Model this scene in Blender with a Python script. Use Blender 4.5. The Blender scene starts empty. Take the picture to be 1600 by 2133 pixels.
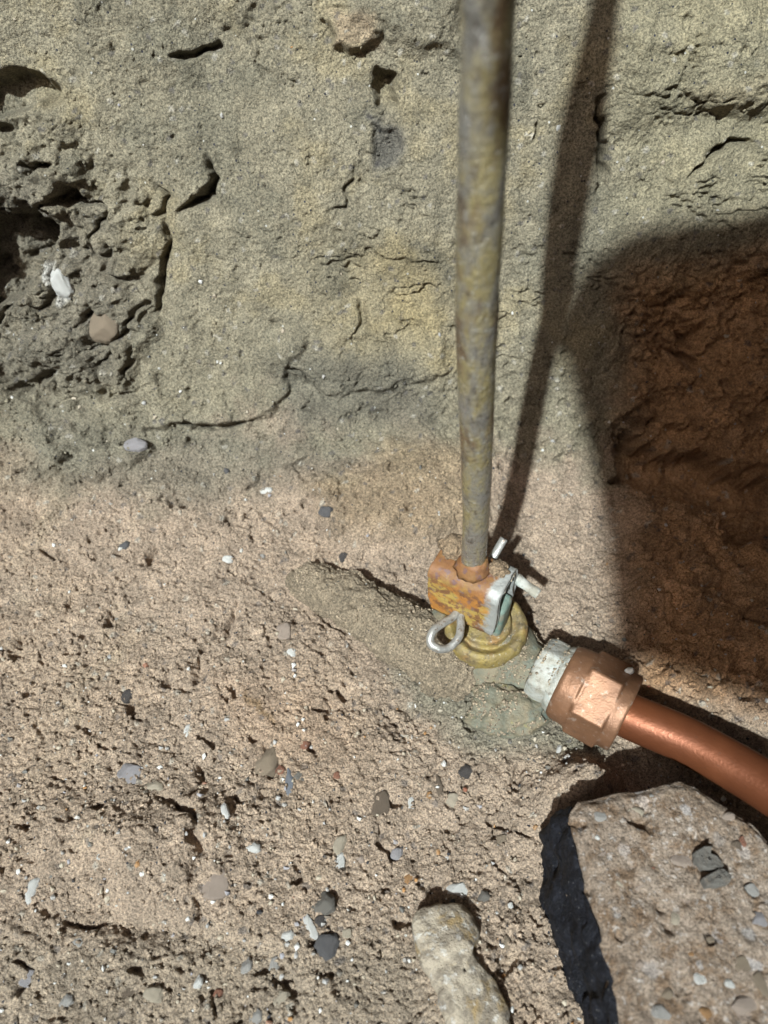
import bpy, bmesh, math, random
import numpy as np
from mathutils import Vector, Matrix
from mathutils.geometry import tessellate_polygon

# ------------------------------------------------------------------ camera, sky, sun, exposure
S = bpy.context.scene
COL = S.collection
CAM = np.array([0.0, 0.0, 0.38])
PITCH = math.radians(50.0)
FPX = 1600.0                                   # focal length in pixels of the 1600 px wide photograph
cd = bpy.data.cameras.new('camera')
cam = bpy.data.objects.new('camera', cd)
COL.objects.link(cam)
cam.location = CAM
cam.rotation_euler = (math.pi / 2 - PITCH, 0, 0)
cd.sensor_fit = 'HORIZONTAL'
cd.sensor_width = 36.0
cd.lens = 36.0
cd.clip_start = 0.01
cd.clip_end = 100
cd.dof.use_dof = True
cd.dof.focus_distance = 0.385
cd.dof.aperture_fstop = 10.0
S.camera = cam

SUN = np.array([0.435, 1.0, -1.22]); SUN = SUN / np.linalg.norm(SUN)     # direction the light travels
sl = bpy.data.lights.new('sun', 'SUN')
sl.energy = 5.0
sl.angle = math.radians(1.2)
sl.color = (0.88, 0.98, 1.0)
so = bpy.data.objects.new('sun', sl)
COL.objects.link(so)
so.rotation_euler = Vector(SUN).to_track_quat('-Z', 'Y').to_euler()
so.location = (-1, -2.5, 3)

W = bpy.data.worlds.new('World'); S.world = W
W.use_nodes = True
wn = W.node_tree
bg = wn.nodes['Background']
sky = wn.nodes.new('ShaderNodeTexSky')
sky.sky_type = 'NISHITA'
sky.sun_disc = False
sky.sun_elevation = math.asin(-SUN[2])
sky.sun_rotation = math.atan2(-SUN[0], -SUN[1])
sky.dust_density = 10.0
sky.ozone_density = 0.3
sky.air_density = 0.35
wn.links.new(sky.outputs[0], bg.inputs[0])
bg.inputs[1].default_value = 0.053
S.view_settings.view_transform = 'Standard'
S.view_settings.look = 'None'
S.view_settings.exposure = 0.8
S.view_settings.gamma = 1.0
S.view_settings.use_curve_mapping = False
S.cycles.max_bounces = 8
S.cycles.diffuse_bounces = 4
try:
    S.cycles.use_denoising = True
except Exception:
    pass

# ------------------------------------------------------------------ numeric helpers
FW = np.array([0, math.cos(PITCH), -math.sin(PITCH)])
UP = np.array([0, math.sin(PITCH), math.cos(PITCH)])
RT = np.array([1.0, 0, 0])


def project(P):
    d = P - CAM
    t = d @ FW
    t = np.where(t < 0.02, 0.02, t)
    return 800 + FPX * (d @ RT) / t, 1066.5 - FPX * (d @ UP) / t, t


def at(px, py, z):
    """point at height z seen at pixel (px, py) of the photograph"""
    r = FW + RT * (px - 800) / FPX - UP * (py - 1066.5) / FPX
    return CAM + r * ((z - CAM[2]) / r[2])


def hsh(*k):
    h = np.zeros(k[0].shape, np.uint32) + np.uint32(2166136261)
    for i, c in enumerate(k):
        h = (h ^ (c.astype(np.int64).astype(np.uint32) * np.uint32(0x9E3779B1 + 2 * i * 7919))) * np.uint32(0x85EBCA6B)
        h ^= h >> np.uint32(15)
    h *= np.uint32(0xC2B2AE35)
    h ^= h >> np.uint32(13)
    return (h & np.uint32(0xFFFFFF)).astype(np.float32) / np.float32(16777215.0)


def noise3(P, seed=0):
    P = np.asarray(P, np.float32)
    i = np.floor(P)
    f = P - i
    u = f * f * (3 - 2 * f)
    i = i.astype(np.int64) + seed * 131
    x, y, z = i[:, 0], i[:, 1], i[:, 2]
    r = np.zeros(len(P), np.float32)
    for dx in (0, 1):
        wx = u[:, 0] if dx else 1 - u[:, 0]
        for dy in (0, 1):
            wy = wx * (u[:, 1] if dy else 1 - u[:, 1])
            for dz in (0, 1):
                r += wy * (u[:, 2] if dz else 1 - u[:, 2]) * hsh(x + dx, y + dy, z + dz)
    return r * 2 - 1


def fbm3(P, size, octv=3, seed=0, gain=0.5):
    r = 0; a = 1; t = 0
    for o in range(octv):
        r = r + a * noise3(P / size * (2.03 ** o), seed + o * 7)
        t += a; a *= gain
    return r / t


def noise2(X, Y, seed=0):
    ix = np.floor(X); iy = np.floor(Y)
    fx = X - ix; fy = Y - iy
    u = fx * fx * (3 - 2 * fx); v = fy * fy * (3 - 2 * fy)
    ix = ix.astype(np.int64) + seed * 57; iy = iy.astype(np.int64) + seed * 91
    a = hsh(ix, iy); b = hsh(ix + 1, iy); c = hsh(ix, iy + 1); d = hsh(ix + 1, iy + 1)
    return ((a * (1 - u) + b * u) * (1 - v) + (c * (1 - u) + d * u) * v) * 2 - 1


def fbm2(X, Y, size, octv=3, seed=0, gain=0.5):
    r = 0; a = 1; t = 0
    for o in range(octv):
        k = 2.03 ** o / size
        ca, sa = math.cos(o * 1.1 + .4), math.sin(o * 1.1 + .4)
        r = r + a * noise2((X * ca - Y * sa) * k, (X * sa + Y * ca) * k, seed + o * 5)
        t += a; a *= gain
    return r / t


def worley2(X, Y, size, seed=0):
    """rounded grains: 0 in the joints, up to 1 on top, with a random height per grain"""
    x = X / size; y = Y / size
    ix = np.floor(x).astype(np.int64); iy = np.floor(y).astype(np.int64)
    best = np.full(x.shape, 9.0, np.float32); rid = np.zeros(x.shape, np.float32)
    for dx in (-1, 0, 1):
        for dy in (-1, 0, 1):
            cx = ix + dx; cy = iy + dy
            px = cx + hsh(cx, cy, cx * 0 + seed)
            py = cy + hsh(cx, cy, cx * 0 + seed + 17)
            d = (px - x) ** 2 + (py - y) ** 2
            m = d < best
            best = np.where(m, d, best)
            rid = np.where(m, hsh(cx, cy, cx * 0 + seed + 31), rid)
    return np.clip(1 - best * 1.5, 0, 1) * (0.25 + 0.75 * rid), rid


def sstep(a, b, x):
    t = np.clip((x - a) / (b - a), 0, 1)
    return t * t * (3 - 2 * t)


def segdist(X, Y, pts):
    """distance to a polyline and the running parameter 0..1"""
    best = np.full(X.shape, 1e9, np.float32); par = np.zeros(X.shape, np.float32)
    n = len(pts) - 1
    for k in range(n):
        ax, ay = pts[k]; bx, by = pts[k + 1]
        dx, dy = bx - ax, by - ay
        t = np.clip(((X - ax) * dx + (Y - ay) * dy) / (dx * dx + dy * dy + 1e-9), 0, 1)
        d = np.hypot(X - ax - t * dx, Y - ay - t * dy)
        m = d < best
        best = np.where(m, d, best); par = np.where(m, (k + t) / n, par)
    return best, par


def inpoly_soft(X, Y, poly, soft):
    """1 inside, 0 outside, smooth over 'soft'"""
    ins = np.zeros(X.shape, bool)
    n = len(poly)
    for k in range(n):
        ax, ay = poly[k]; bx, by = poly[(k + 1) % n]
        c = ((ay > Y) != (by > Y)) & (X < (bx - ax) * (Y - ay) / (by - ay + 1e-12) + ax)
        ins ^= c
    d, _ = segdist(X, Y, list(poly) + [poly[0]])
    sd = np.where(ins, d, -d)
    return sstep(-soft, soft, sd)


# ------------------------------------------------------------------ object helpers
def link_mesh(name, me, mat=None, parent=None):
    o = bpy.data.objects.new(name, me)
    COL.objects.link(o)
    if mat is not None:
        me.materials.append(mat)
    if parent is not None:
        o.parent = parent
    return o


def tag(o, label=None, cat=None, group=None, kind=None):
    if label: o['label'] = label
    if cat: o['category'] = cat
    if group: o['group'] = group
    if kind: o['kind'] = kind
    return o


def empty(name, loc):
    o = bpy.data.objects.new(name, None)
    COL.objects.link(o)
    o.location = loc
    o.empty_display_size = 0.01
    return o


def mesh_np(name, V, F, smooth=True, cols=None):
    """V (n,3), F (m,4) or (m,3)"""
    me = bpy.data.meshes.new(name)
    V = np.ascontiguousarray(V, np.float32); F = np.ascontiguousarray(F, np.int32)
    k = F.shape[1]
    me.vertices.add(len(V)); me.vertices.foreach_set('co', V.ravel())
    me.loops.add(F.size); me.loops.foreach_set('vertex_index', F.ravel())
    me.polygons.add(len(F))
    me.polygons.foreach_set('loop_start', np.arange(0, F.size, k, dtype=np.int32))
    me.polygons.foreach_set('use_smooth', np.full(len(F), smooth))
    if cols is not None:
        for nm, c in cols.items():
            if c.ndim == 1:
                a = me.attributes.new(nm, 'FLOAT', 'POINT')
                a.data.foreach_set('value', np.ascontiguousarray(c, np.float32))
            else:
                a = me.attributes.new(nm, 'FLOAT_COLOR', 'POINT')
                cc = np.ones((len(V), 4), np.float32); cc[:, :3] = c
                a.data.foreach_set('color', cc.ravel())
    me.update(calc_edges=True)
    me.validate()
    return me


def grid_faces(nr, nc, wrap=False):
    r = np.arange(nr - 1)[:, None]; c = np.arange(nc if wrap else nc - 1)[None, :]
    c2 = (c + 1) % nc
    a = r * nc + c; b = r * nc + c2; d = (r + 1) * nc + c2; e = (r + 1) * nc + c
    return np.stack([a, b, d, e], -1).reshape(-1, 4)


def frame_from(d, hint=(0, 0, 1)):
    d = Vector(d).normalized(); h = Vector(hint)
    if abs(d.dot(h)) > .98: h = Vector((0, 1, 0))
    s = d.cross(h).normalized(); u = s.cross(d).normalized()
    return d, s, u


def smooth_path(pts, n):
    """Catmull-Rom through pts"""
    P = [np.array(p, float) for p in pts]
    P = [2 * P[0] - P[1]] + P + [2 * P[-1] - P[-2]]
    out = []
    m = len(P) - 3
    for i in range(n):
        x = i / (n - 1) * m
        k = min(int(x), m - 1); t = x - k
        a, b, c, d = P[k:k + 4]
        out.append(.5 * (2 * b + (c - a) * t + (2 * a - 5 * b + 4 * c - d) * t * t + (3 * b - a - 3 * c + d) * t ** 3))
    return np.array(out)


def tube_arrays(path, radii, nseg=24, cap=True, flat=None):
    """rings along the path; flat=(a,b) squashes the section"""
    path = np.asarray(path, float); n = len(path)
    T = np.gradient(path, axis=0); T /= np.linalg.norm(T, axis=1)[:, None]
    u = np.cross(T[0], [0, 0, 1.0])
    if np.linalg.norm(u) < .1: u = np.cross(T[0], [0, 1.0, 0])
    u /= np.linalg.norm(u)
    V = []
    for i in range(n):
        u = u - T[i] * (u @ T[i]); u /= np.linalg.norm(u)
        w = np.cross(T[i], u)
        th = np.linspace(0, 2 * math.pi, nseg, endpoint=False)
        r = radii[i] if np.ndim(radii) else radii
        a, b = flat if flat else (1, 1)
        V.append(path[i] + r * (a * np.cos(th)[:, None] * u + b * np.sin(th)[:, None] * w))
    V = np.concatenate(V)
    F = grid_faces(n, nseg, True)
    if cap:
        V = np.vstack([V, path[0], path[-1]])
        a = np.arange(nseg); b = (a + 1) % nseg
        c0 = np.stack([b, a, np.full(nseg, len(V) - 2), np.full(nseg, len(V) - 2)], -1)
        c1 = np.stack([a, b, np.full(nseg, 0), np.full(nseg, 0)], -1) + (n - 1) * nseg
        c1[:, 2:] = len(V) - 1
        Q = [tuple(f) for f in F] + [tuple(f[:3]) for f in c0] + [tuple(f[:3]) for f in c1]
        return V, Q
    return V, [tuple(f) for f in F]


def mesh_py(name, V, F, smooth=True):
    me = bpy.data.meshes.new(name)
    me.from_pydata([tuple(v) for v in V], [], F)
    me.polygons.foreach_set('use_smooth', np.full(len(me.polygons), smooth))
    me.update()
    return me


# ------------------------------------------------------------------ materials
def mat_new(name):
    m = bpy.data.materials.new(name); m.use_nodes = True
    nt = m.node_tree
    return m, nt, nt.nodes['Principled BSDF']


class NB:
    """tiny node builder"""
    def __init__(s, nt, coord='Object'):
        s.nt = nt
        s.tc = nt.nodes.new('ShaderNodeTexCoord'); s.co = s.tc.outputs[coord]

    def noise(s, scale, detail=4, rough=.55, dist=0.0, vec=None):
        n = s.nt.nodes.new('ShaderNodeTexNoise')
        n.inputs['Scale'].default_value = scale; n.inputs['Detail'].default_value = detail
        n.inputs['Roughness'].default_value = rough; n.inputs['Distortion'].default_value = dist
        s.nt.links.new(vec or s.co, n.inputs['Vector'])
        return n.outputs['Fac']

    def voro(s, scale, out='Distance', rnd=1.0):
        n = s.nt.nodes.new('ShaderNodeTexVoronoi')
        n.inputs['Scale'].default_value = scale
        n.inputs['Randomness'].default_value = rnd
        s.nt.links.new(s.co, n.inputs['Vector'])
        return n.outputs[out]

    def ramp(s, fac, stops, interp='LINEAR'):
        n = s.nt.nodes.new('ShaderNodeValToRGB')
        n.color_ramp.interpolation = interp
        e = n.color_ramp.elements
        while len(e) < len(stops): e.new(.5)
        for k, (p, c) in enumerate(stops):
            e[k].position = p
            e[k].color = (c, c, c, 1) if np.isscalar(c) else (*c, 1)
        s.nt.links.new(fac, n.inputs['Fac'])
        return n.outputs['Color']

    def mix(s, fac, a, b, mode='MIX'):
        n = s.nt.nodes.new('ShaderNodeMix'); n.data_type = 'RGBA'; n.blend_type = mode
        for i, v in ((0, fac), (6, a), (7, b)):
            if hasattr(v, 'is_linked') or isinstance(v, bpy.types.NodeSocket): s.nt.links.new(v, n.inputs[i])
            elif np.isscalar(v): n.inputs[i].default_value = v
            else: n.inputs[i].default_value = (*v, 1)
        return n.outputs[2]

    def math(s, op, a, b=0.0):
        n = s.nt.nodes.new('ShaderNodeMath'); n.operation = op
        for i, v in enumerate((a, b)):
            if isinstance(v, bpy.types.NodeSocket): s.nt.links.new(v, n.inputs[i])
            else: n.inputs[i].default_value = v
        return n.outputs[0]

    def bump(s, h, dist, strength=1.0, prev=None):
        n = s.nt.nodes.new('ShaderNodeBump')
        n.inputs['Strength'].default_value = strength; n.inputs['Distance'].default_value = dist
        s.nt.links.new(h, n.inputs['Height'])
        if prev is not None: s.nt.links.new(prev, n.inputs['Normal'])
        return n.outputs['Normal']

    def attr(s, name, out='Color'):
        n = s.nt.nodes.new('ShaderNodeAttribute'); n.attribute_name = name
        return n.outputs[out]

    def xyz(s):
        n = s.nt.nodes.new('ShaderNodeSeparateXYZ'); s.nt.links.new(s.co, n.inputs[0])
        return n.outputs

    def set(s, bsdf, **kw):
        if isinstance(kw.get('color'), bpy.types.NodeSocket):
            kw['color'] = s.mix(1.0, kw['color'], (.64, .64, .64), 'MULTIPLY')
        for k, v in kw.items():
            i = bsdf.inputs[{'color': 'Base Color', 'rough': 'Roughness', 'metal': 'Metallic', 'normal': 'Normal',
                             'spec': 'Specular IOR Level'}[k]]
            if isinstance(v, bpy.types.NodeSocket): s.nt.links.new(v, i)
            elif np.isscalar(v): i.default_value = v
            else: i.default_value = (*v, 1)


def mat_soil(name, attr=True, base=(.27, .19, .12)):
    m, nt, b = mat_new(name); n = NB(nt)
    col = n.attr('tint') if attr else n.mix(n.noise(14, 4), base, tuple(c * .75 for c in base))
    col = n.mix(1.0, col, n.ramp(n.noise(70, 5, .6), [(.3, (.80, .80, .80)), (.7, (1.16, 1.15, 1.14))]), 'MULTIPLY')
    g = n.noise(900, 3, .7)
    col = n.mix(1.0, col, n.ramp(g, [(.36, (.50, .50, .51)), (.5, (1.0, 1.0, 1.0)), (.66, (1.55, 1.52, 1.48))]), 'MULTIPLY')
    # single pale and dark mineral grains
    vc = n.voro(520, 'Color'); vd = n.voro(520, 'Distance')
    sep = nt.nodes.new('ShaderNodeSeparateColor'); nt.links.new(vc, sep.inputs[0])
    rare = n.math('GREATER_THAN', sep.outputs[0], .994)
    near = n.math('LESS_THAN', vd, .30)
    col = n.mix(n.math('MULTIPLY', rare, near), col, (.62, .60, .54))
    rare2 = n.math('LESS_THAN', sep.outputs[1], .02)
    col = n.mix(n.math('MULTIPLY', rare2, near), col, (.05, .05, .06))
    bp = n.bump(n.noise(1100, 3, .7), .0017, .8)
    bp = n.bump(n.noise(420, 3, .65), .0020, .8, bp)
    n.set(b, color=col, rough=.92, spec=.25, normal=bp)
    return m


def mat_stone(name, c1, c2, scale=260, rough=.7, bump=.0004, dust=.6):
    m, nt, b = mat_new(name); n = NB(nt)
    col = n.mix(n.ramp(n.noise(scale, 5, .65), [(.35, 0.0), (.65, 1.0)]), c1, c2)
    col = n.mix(n.ramp(n.noise(scale * 3, 3, .6), [(.60, 0.0), (.72, .7)]), col, tuple(x * .55 for x in c2))
    col = n.mix(n.ramp(n.noise(190, 4, .65), [(.48, 0.0), (.64, dust)]), col, (.35, .275, .20))
    n.set(b, color=col, rough=rough, spec=.3, normal=n.bump(n.noise(scale * 2.5, 4, .7), bump * 2, .9))
    return m


M = {}
M['soil'] = mat_soil('soil')
M['crumb'] = mat_soil('soil_crumb', True)


def mat_rod():
    m, nt, b = mat_new('weathered_steel_rod'); n = NB(nt)
    silver = (.47, .44, .39)
    mp = nt.nodes.new('ShaderNodeMapping'); mp.inputs['Scale'].default_value = (1, 1, .45)
    nt.links.new(n.co, mp.inputs['Vector']); v = mp.outputs['Vector']
    col = n.mix(n.ramp(n.noise(95, 6, .68, .3, v), [(.40, 0.0), (.56, .9)]), silver, (.315, .25, .105))
    col = n.mix(n.ramp(n.noise(48, 4, .6, .2, v), [(.55, 0.0), (.62, .85)]), col, (.19, .12, .07))
    col = n.mix(n.ramp(n.noise(150, 5, .7, .3, v), [(.56, 0.0), (.66, .7)]), col, (.13, .105, .085))
    col = n.mix(n.ramp(n.noise(480, 4, .7, 0.0, v), [(.57, 0.0), (.66, .75)]), col, (.13, .10, .07))
    col = n.mix(n.ramp(n.noise(420, 3, .6), [(.60, 0.0), (.68, .8)]), col, (.52, .50, .44))
    metal = n.ramp(n.noise(95, 6, .68, .3, v), [(.42, .6), (.56, .15)])
    rough = n.ramp(n.noise(160, 4), [(.35, .16), (.65, .34)])
    bp = n.bump(n.noise(520, 4, .7), .0012, .8)
    bp = n.bump(n.noise(110, 3, .6), .0012, .5, bp)
    n.set(b, color=col, rough=rough, metal=metal, spec=.5, normal=bp)
    return m


def mat_rust():
    m, nt, b = mat_new('rusty_galvanised_steel'); n = NB(nt)
    x, y, z = n.xyz()
    col = n.mix(n.ramp(n.noise(70, 4, .6, .3), [(.44, 0.0), (.54, 1.0)]), (.45, .19, .04), (.46, .31, .08))
    col = n.mix(n.ramp(n.noise(170, 5, .65), [(.50, 0.0), (.57, .9)]), col, (.20, .085, .04))
    top = n.math('ADD', z, n.math('MULTIPLY', n.math('SUBTRACT', n.noise(260, 4), .5), .016))
    col = n.mix(n.ramp(n.math('MULTIPLY', n.math('ADD', top, .010), 70), [(.0, 0.0), (.55, .85)]), col, (.25, .115, .05))
    col = n.mix(n.ramp(n.noise(300, 4), [(.58, 0.0), (.66, .6)]), col, (.15, .10, .13))
    # bare zinc towards the open edge on +x (local)
    e = n.math('ADD', x, n.math('MULTIPLY', n.math('SUBTRACT', n.noise(180, 4), .5), .014))
    zinc = n.ramp(n.math('MULTIPLY', n.math('SUBTRACT', e, .0112), 220), [(.0, 0.0), (.7, 1.0)])
    col = n.mix(zinc, col, (.50, .50, .47))
    bp = n.bump(n.noise(700, 4, .7), .0005, .7)
    bp = n.bump(n.noise(240, 3, .6), .0010, .6, bp)
    n.set(b, color=col, rough=.6, metal=n.math('MULTIPLY', zinc, .4), spec=.4, normal=bp)
    return m


def mat_brass():
    m, nt, b = mat_new('dirty_brass'); n = NB(nt)
    col = n.mix(n.ramp(n.noise(90, 5, .6), [(.4, 0.0), (.62, 1.0)]), (.36, .265, .085), (.27, .205, .115))
    col = n.mix(n.ramp(n.noise(60, 4, .6, .3), [(.52, 0.0), (.68, .8)]), col, (.40, .20, .07))
    col = n.mix(n.ramp(n.noise(330, 4, .65), [(.55, 0.0), (.68, .8)]), col, (.13, .10, .06))
    col = n.mix(n.ramp(n.noise(620, 3, .6), [(.61, 0.0), (.70, .8)]), col, (.52, .47, .36))
    bp = n.bump(n.noise(900, 4, .7), .0006, .8)
    bp = n.bump(n.noise(220, 4, .6), .0012, .6, bp)
    n.set(b, color=col, rough=.55, metal=.2, spec=.4, normal=bp)
    return m


def mat_verdigris(name='verdigris_bronze', pale=False):
    m, nt, b = mat_new(name); n = NB(nt)
    a, c = ((.56, .55, .50), (.40, .37, .30)) if pale else ((.19, .185, .135), (.26, .215, .14))
    col = n.mix(n.ramp(n.noise(95, 5, .6), [(.4, 0.0), (.6, 1.0)]), a, c)
    col = n.mix(n.ramp(n.noise(70, 4, .6, .4), [(.54, 0.0), (.70, .7)]), col, (.36, .44, .41) if pale else (.15, .21, .19))
    col = n.mix(n.ramp(n.noise(120, 4, .6), [(.60, 0.0), (.72, .8)]), col, (.66, .66, .61) if pale else (.36, .30, .10))
    col = n.mix(n.ramp(n.noise(420, 4, .65), [(.56, 0.0), (.7, .7)]), col, (.17, .13, .09))
    bp = n.bump(n.noise(700, 4, .7), .0008, .8)
    bp = n.bump(n.noise(150, 4, .6), .002, .6, bp)
    n.set(b, color=col, rough=.7, metal=.08, spec=.35, normal=bp)
    return m


def mat_bronze():
    m, nt, b = mat_new('cast_bronze_nut'); n = NB(nt)
    col = n.mix(n.ramp(n.noise(80, 4, .6), [(.35, 0.0), (.65, 1.0)]), (.33, .165, .088), (.26, .13, .072))
    col = n.mix(n.ramp(n.noise(240, 5, .65), [(.58, 0.0), (.70, .7)]), col, (.52, .40, .32))
    col = n.mix(n.ramp(n.noise(130, 4, .6), [(.62, 0.0), (.74, .7)]), col, (.22, .13, .08))
    bp = n.bump(n.noise(1100, 3, .6), .0004, .45)
    n.set(b, color=col, rough=.48, metal=.45, spec=.4, normal=bp)
    return m


def mat_copper():
    m, nt, b = mat_new('oxidised_copper'); n = NB(nt)
    col = n.mix(n.ramp(n.noise(26, 4, .5), [(.35, 0.0), (.65, 1.0)]), (.29, .095, .038), (.20, .065, .028))
    col = n.mix(n.ramp(n.noise(260, 4, .6), [(.66, 0.0), (.74, .6)]), col, (.12, .06, .035))
    n.set(b, color=col, rough=n.ramp(n.noise(120, 4), [(.3, .36), (.7, .48)]), metal=.5, spec=.3,
          normal=n.bump(n.noise(700, 3), .00025, .5))
    return m


def mat_concrete():
    m, nt, b = mat_new('broken_concrete'); n = NB(nt)
    col = n.mix(n.ramp(n.noise(30, 5, .6), [(.35, 0.0), (.65, 1.0)]), (.31, .24, .185), (.22, .16, .115))
    col = n.mix(n.ramp(n.noise(120, 5, .65), [(.47, 0.0), (.60, .9)]), col, (.18, .115, .07))
    col = n.mix(n.ramp(n.noise(330, 5, .65), [(.57, 0.0), (.68, .8)]), col, (.52, .47, .43))
    vc = n.voro(105, 'Color'); vd = n.voro(105, 'Distance')
    sp = nt.nodes.new('ShaderNodeSeparateColor'); nt.links.new(vc, sp.inputs[0])
    ns = n.math('ADD', vd, n.math('MULTIPLY', n.math('SUBTRACT', n.noise(300, 3), .5), .5))
    inside = n.ramp(ns, [(.26, .85), (.36, 0.0)])
    pick = n.math('MULTIPLY', n.math('GREATER_THAN', sp.outputs[0], .62), inside)
    col = n.mix(pick, col, n.ramp(sp.outputs[1], [(.0, (.50, .45, .41)), (.3, (.40, .31, .25)), (.5, (.22, .155, .10)), (.75, (.44, .40, .38)), (.95, (.30, .27, .25))]))
    col = n.mix(1.0, col, n.ramp(n.noise(1000, 3, .7), [(.36, .55), (.64, 1.45)]), 'MULTIPLY')
    bp = n.bump(n.noise(800, 4, .7), .0010, .8)
    bp = n.bump(n.noise(260, 4, .65), .0018, .7, bp)
    n.set(b, color=col, rough=.9, spec=.25, normal=bp)
    return m


def mat_tar():
    m, nt, b = mat_new('black_tar'); n = NB(nt)
    col = n.mix(n.ramp(n.noise(330, 5, .65), [(.45, 0.0), (.7, 1.0)]), (.006, .006, .009), (.020, .021, .030))
    col = n.mix(n.ramp(n.noise(800, 3, .6), [(.66, 0.0), (.72, .8)]), col, (.22, .21, .20))
    bp = n.bump(n.noise(500, 4, .7), .0016, .9)
    n.set(b, color=col, rough=.7, spec=.2, normal=bp)
    return m


def mat_zincwire():
    m, nt, b = mat_new('dull_steel_wire'); n = NB(nt)
    col = n.mix(n.ramp(n.noise(260, 4, .6), [(.4, 0.0), (.65, 1.0)]), (.56, .54, .50), (.38, .36, .33))
    col = n.mix(n.ramp(n.noise(420, 4, .6), [(.58, 0.0), (.68, .8)]), col, (.20, .12, .07))
    n.set(b, color=col, rough=.4, metal=.5, spec=.5, normal=n.bump(n.noise(900, 3), .0004, .6))
    return m


M['rod'] = mat_rod(); M['rust'] = mat_rust(); M['brass'] = mat_brass()
M['verd'] = mat_verdigris(); M['pale'] = mat_verdigris('limed_bronze', True)
M['bronze'] = mat_bronze(); M['copper'] = mat_copper(); M['concrete'] = mat_concrete(); M['tar'] = mat_tar()
M['wire'] = mat_zincwire()
M['teal'] = mat_stone('green_patina', (.17, .27, .23), (.28, .33, .27), 160, .6)
STONES = {
    'white': ((.92, .90, .86), (.74, .72, .67)), 'cream': ((.60, .52, .40), (.48, .40, .30)),
    'pale': ((.52, .50, .48), (.42, .40, .37)), 'lilac': ((.44, .42, .44), (.36, .34, .36)),
    'grey': ((.22, .21, .19), (.15, .14, .125)), 'blue': ((.12, .125, .14), (.07, .075, .09)),
    'slate': ((.24, .27, .32), (.17, .19, .23)), 'dark': ((.045, .045, .055), (.03, .03, .035)),
    'brown': ((.19, .14, .10), (.13, .095, .07)), 'red': ((.36, .14, .08), (.27, .11, .07)),
    'orange': ((.52, .27, .10), (.42, .22, .09)), 'pink': ((.52, .41, .34), (.42, .33, .27)),
    'tan': ((.36, .28, .20), (.28, .215, .15)),
}
for k, (a, c) in STONES.items():
    M['stone_' + k] = mat_stone('stone_' + k, a, c, dust=.35 if k in ('white', 'cream') else .65)

# ------------------------------------------------------------------ the earth: one continuous sheet, floor then wall
prof = smooth_path([(-.32, .004), (-.15, .0), (.0, .0), (.1, .0), (.2, .003), (.275, .010), (.322, .028), (.355, .058), (.378, .10),
                    (.402, .16), (.438, .26), (.475, .40), (.53, .64)], 1600)
arc = np.concatenate([[0], np.cumsum(np.hypot(*np.diff(prof, axis=0).T))])


def nonuniform(lo, d0, d1, hi, fine, coarse):
    a = list(np.arange(d0, d1, fine))
    left = []; x = d0; st = fine
    while x > lo:
        st = min(st * 1.10, coarse); x -= st; left.append(x)
    x = a[-1]; st = fine; right = []
    while x < hi:
        st = min(st * 1.10, coarse); x += st; right.append(x)
    return np.array(left[::-1] + a + right)


s_at_y = lambda y: np.interp(y, prof[:, 0], arc)
s_front = s_at_y(-.03); s_top = np.interp(.315, prof[:, 1][800:], arc[800:])
SS = nonuniform(0.0, s_front, s_top, arc[-1], .00070, .012)
SS = np.clip(SS, 0, arc[-1]); SS = np.unique(SS)
UU = nonuniform(-.52, -.290, .285, .56, .00072, .008)
py_ = np.interp(SS, arc, prof[:, 0]); pz_ = np.interp(SS, arc, prof[:, 1])
nr, nc = len(SS), len(UU)
wid = np.interp(SS, [s_front, s_top], [.86, 1.12])
wid = np.where(SS < s_front, .86, wid)
X = (UU[None, :] * np.where(np.abs(UU[None, :]) < .25, wid[:, None], wid[:, None] + (1 - wid[:, None]) * np.clip((np.abs(UU[None, :]) - .25) / .2, 0, 1))).ravel()
Sv = np.repeat(SS, nc)
ty = np.gradient(py_, SS); tz = np.gradient(pz_, SS)
ln = np.hypot(ty, tz); ty /= ln; tz /= ln
NY = np.repeat(-tz, nc); NZ = np.repeat(ty, nc)
BY = np.repeat(py_, nc); BZ = np.repeat(pz_, nc)
base = np.stack([X, BY, BZ], -1)
PX, PY, _ = project(base)
Xf = X.astype(np.float32); Sf = Sv.astype(np.float32)
wallm = sstep(.03, .11, BZ)                         # 0 on the floor, 1 on the wall

H = .007 * fbm2(Xf, Sf, .13, 2, 3) + .0045 * fbm2(Xf, Sf, .05, 3, 11)
# --- big shapes
def blob(cx, cy, rx, ry, rot=0):
    c, s = math.cos(rot), math.sin(rot)
    dx, dy = PX - cx, PY - cy
    return np.exp(-(((dx * c + dy * s) / rx) ** 2 + ((-dx * s + dy * c) / ry) ** 2))

wx = 26 * fbm2(Xf, Sf, .022, 3, 21); wy = 26 * fbm2(Xf, Sf, .022, 3, 29)
jx = 9 * fbm2(Xf, Sf, .006, 2, 41); jy = 9 * fbm2(Xf, Sf, .006, 2, 43)
QX = PX + wx + jx; QY = PY + wy + jy
H += .014 * inpoly_soft(QX, QY, [(640, 1010), (740, 970), (850, 915), (900, 900), (960, 930), (985, 990), (985, 1100), (900, 1150), (720, 1120)], 45)   # brown bank behind the rod
H -= .020 * inpoly_soft(PX + wx * .6, PY + wy * .6, [(1330, 640), (1430, 570), (1640, 520), (1900, 500), (1900, 1010), (1600, 1000), (1400, 970), (1300, 930), (1290, 800)], 95)   # undercut to the right
H -= .042 * inpoly_soft(QX, QY, [(1300, 905), (1380, 925), (1500, 950), (1750, 1010), (1750, 1190), (1600, 1150), (1480, 1075), (1400, 1035), (1290, 1010)], 16)  # black crevice
H += .012 * inpoly_soft(QX, QY, [(1285, 1040), (1400, 1045), (1480, 1095), (1600, 1170), (1800, 1250), (1800, 1420), (1500, 1330), (1300, 1280)], 40)
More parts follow.
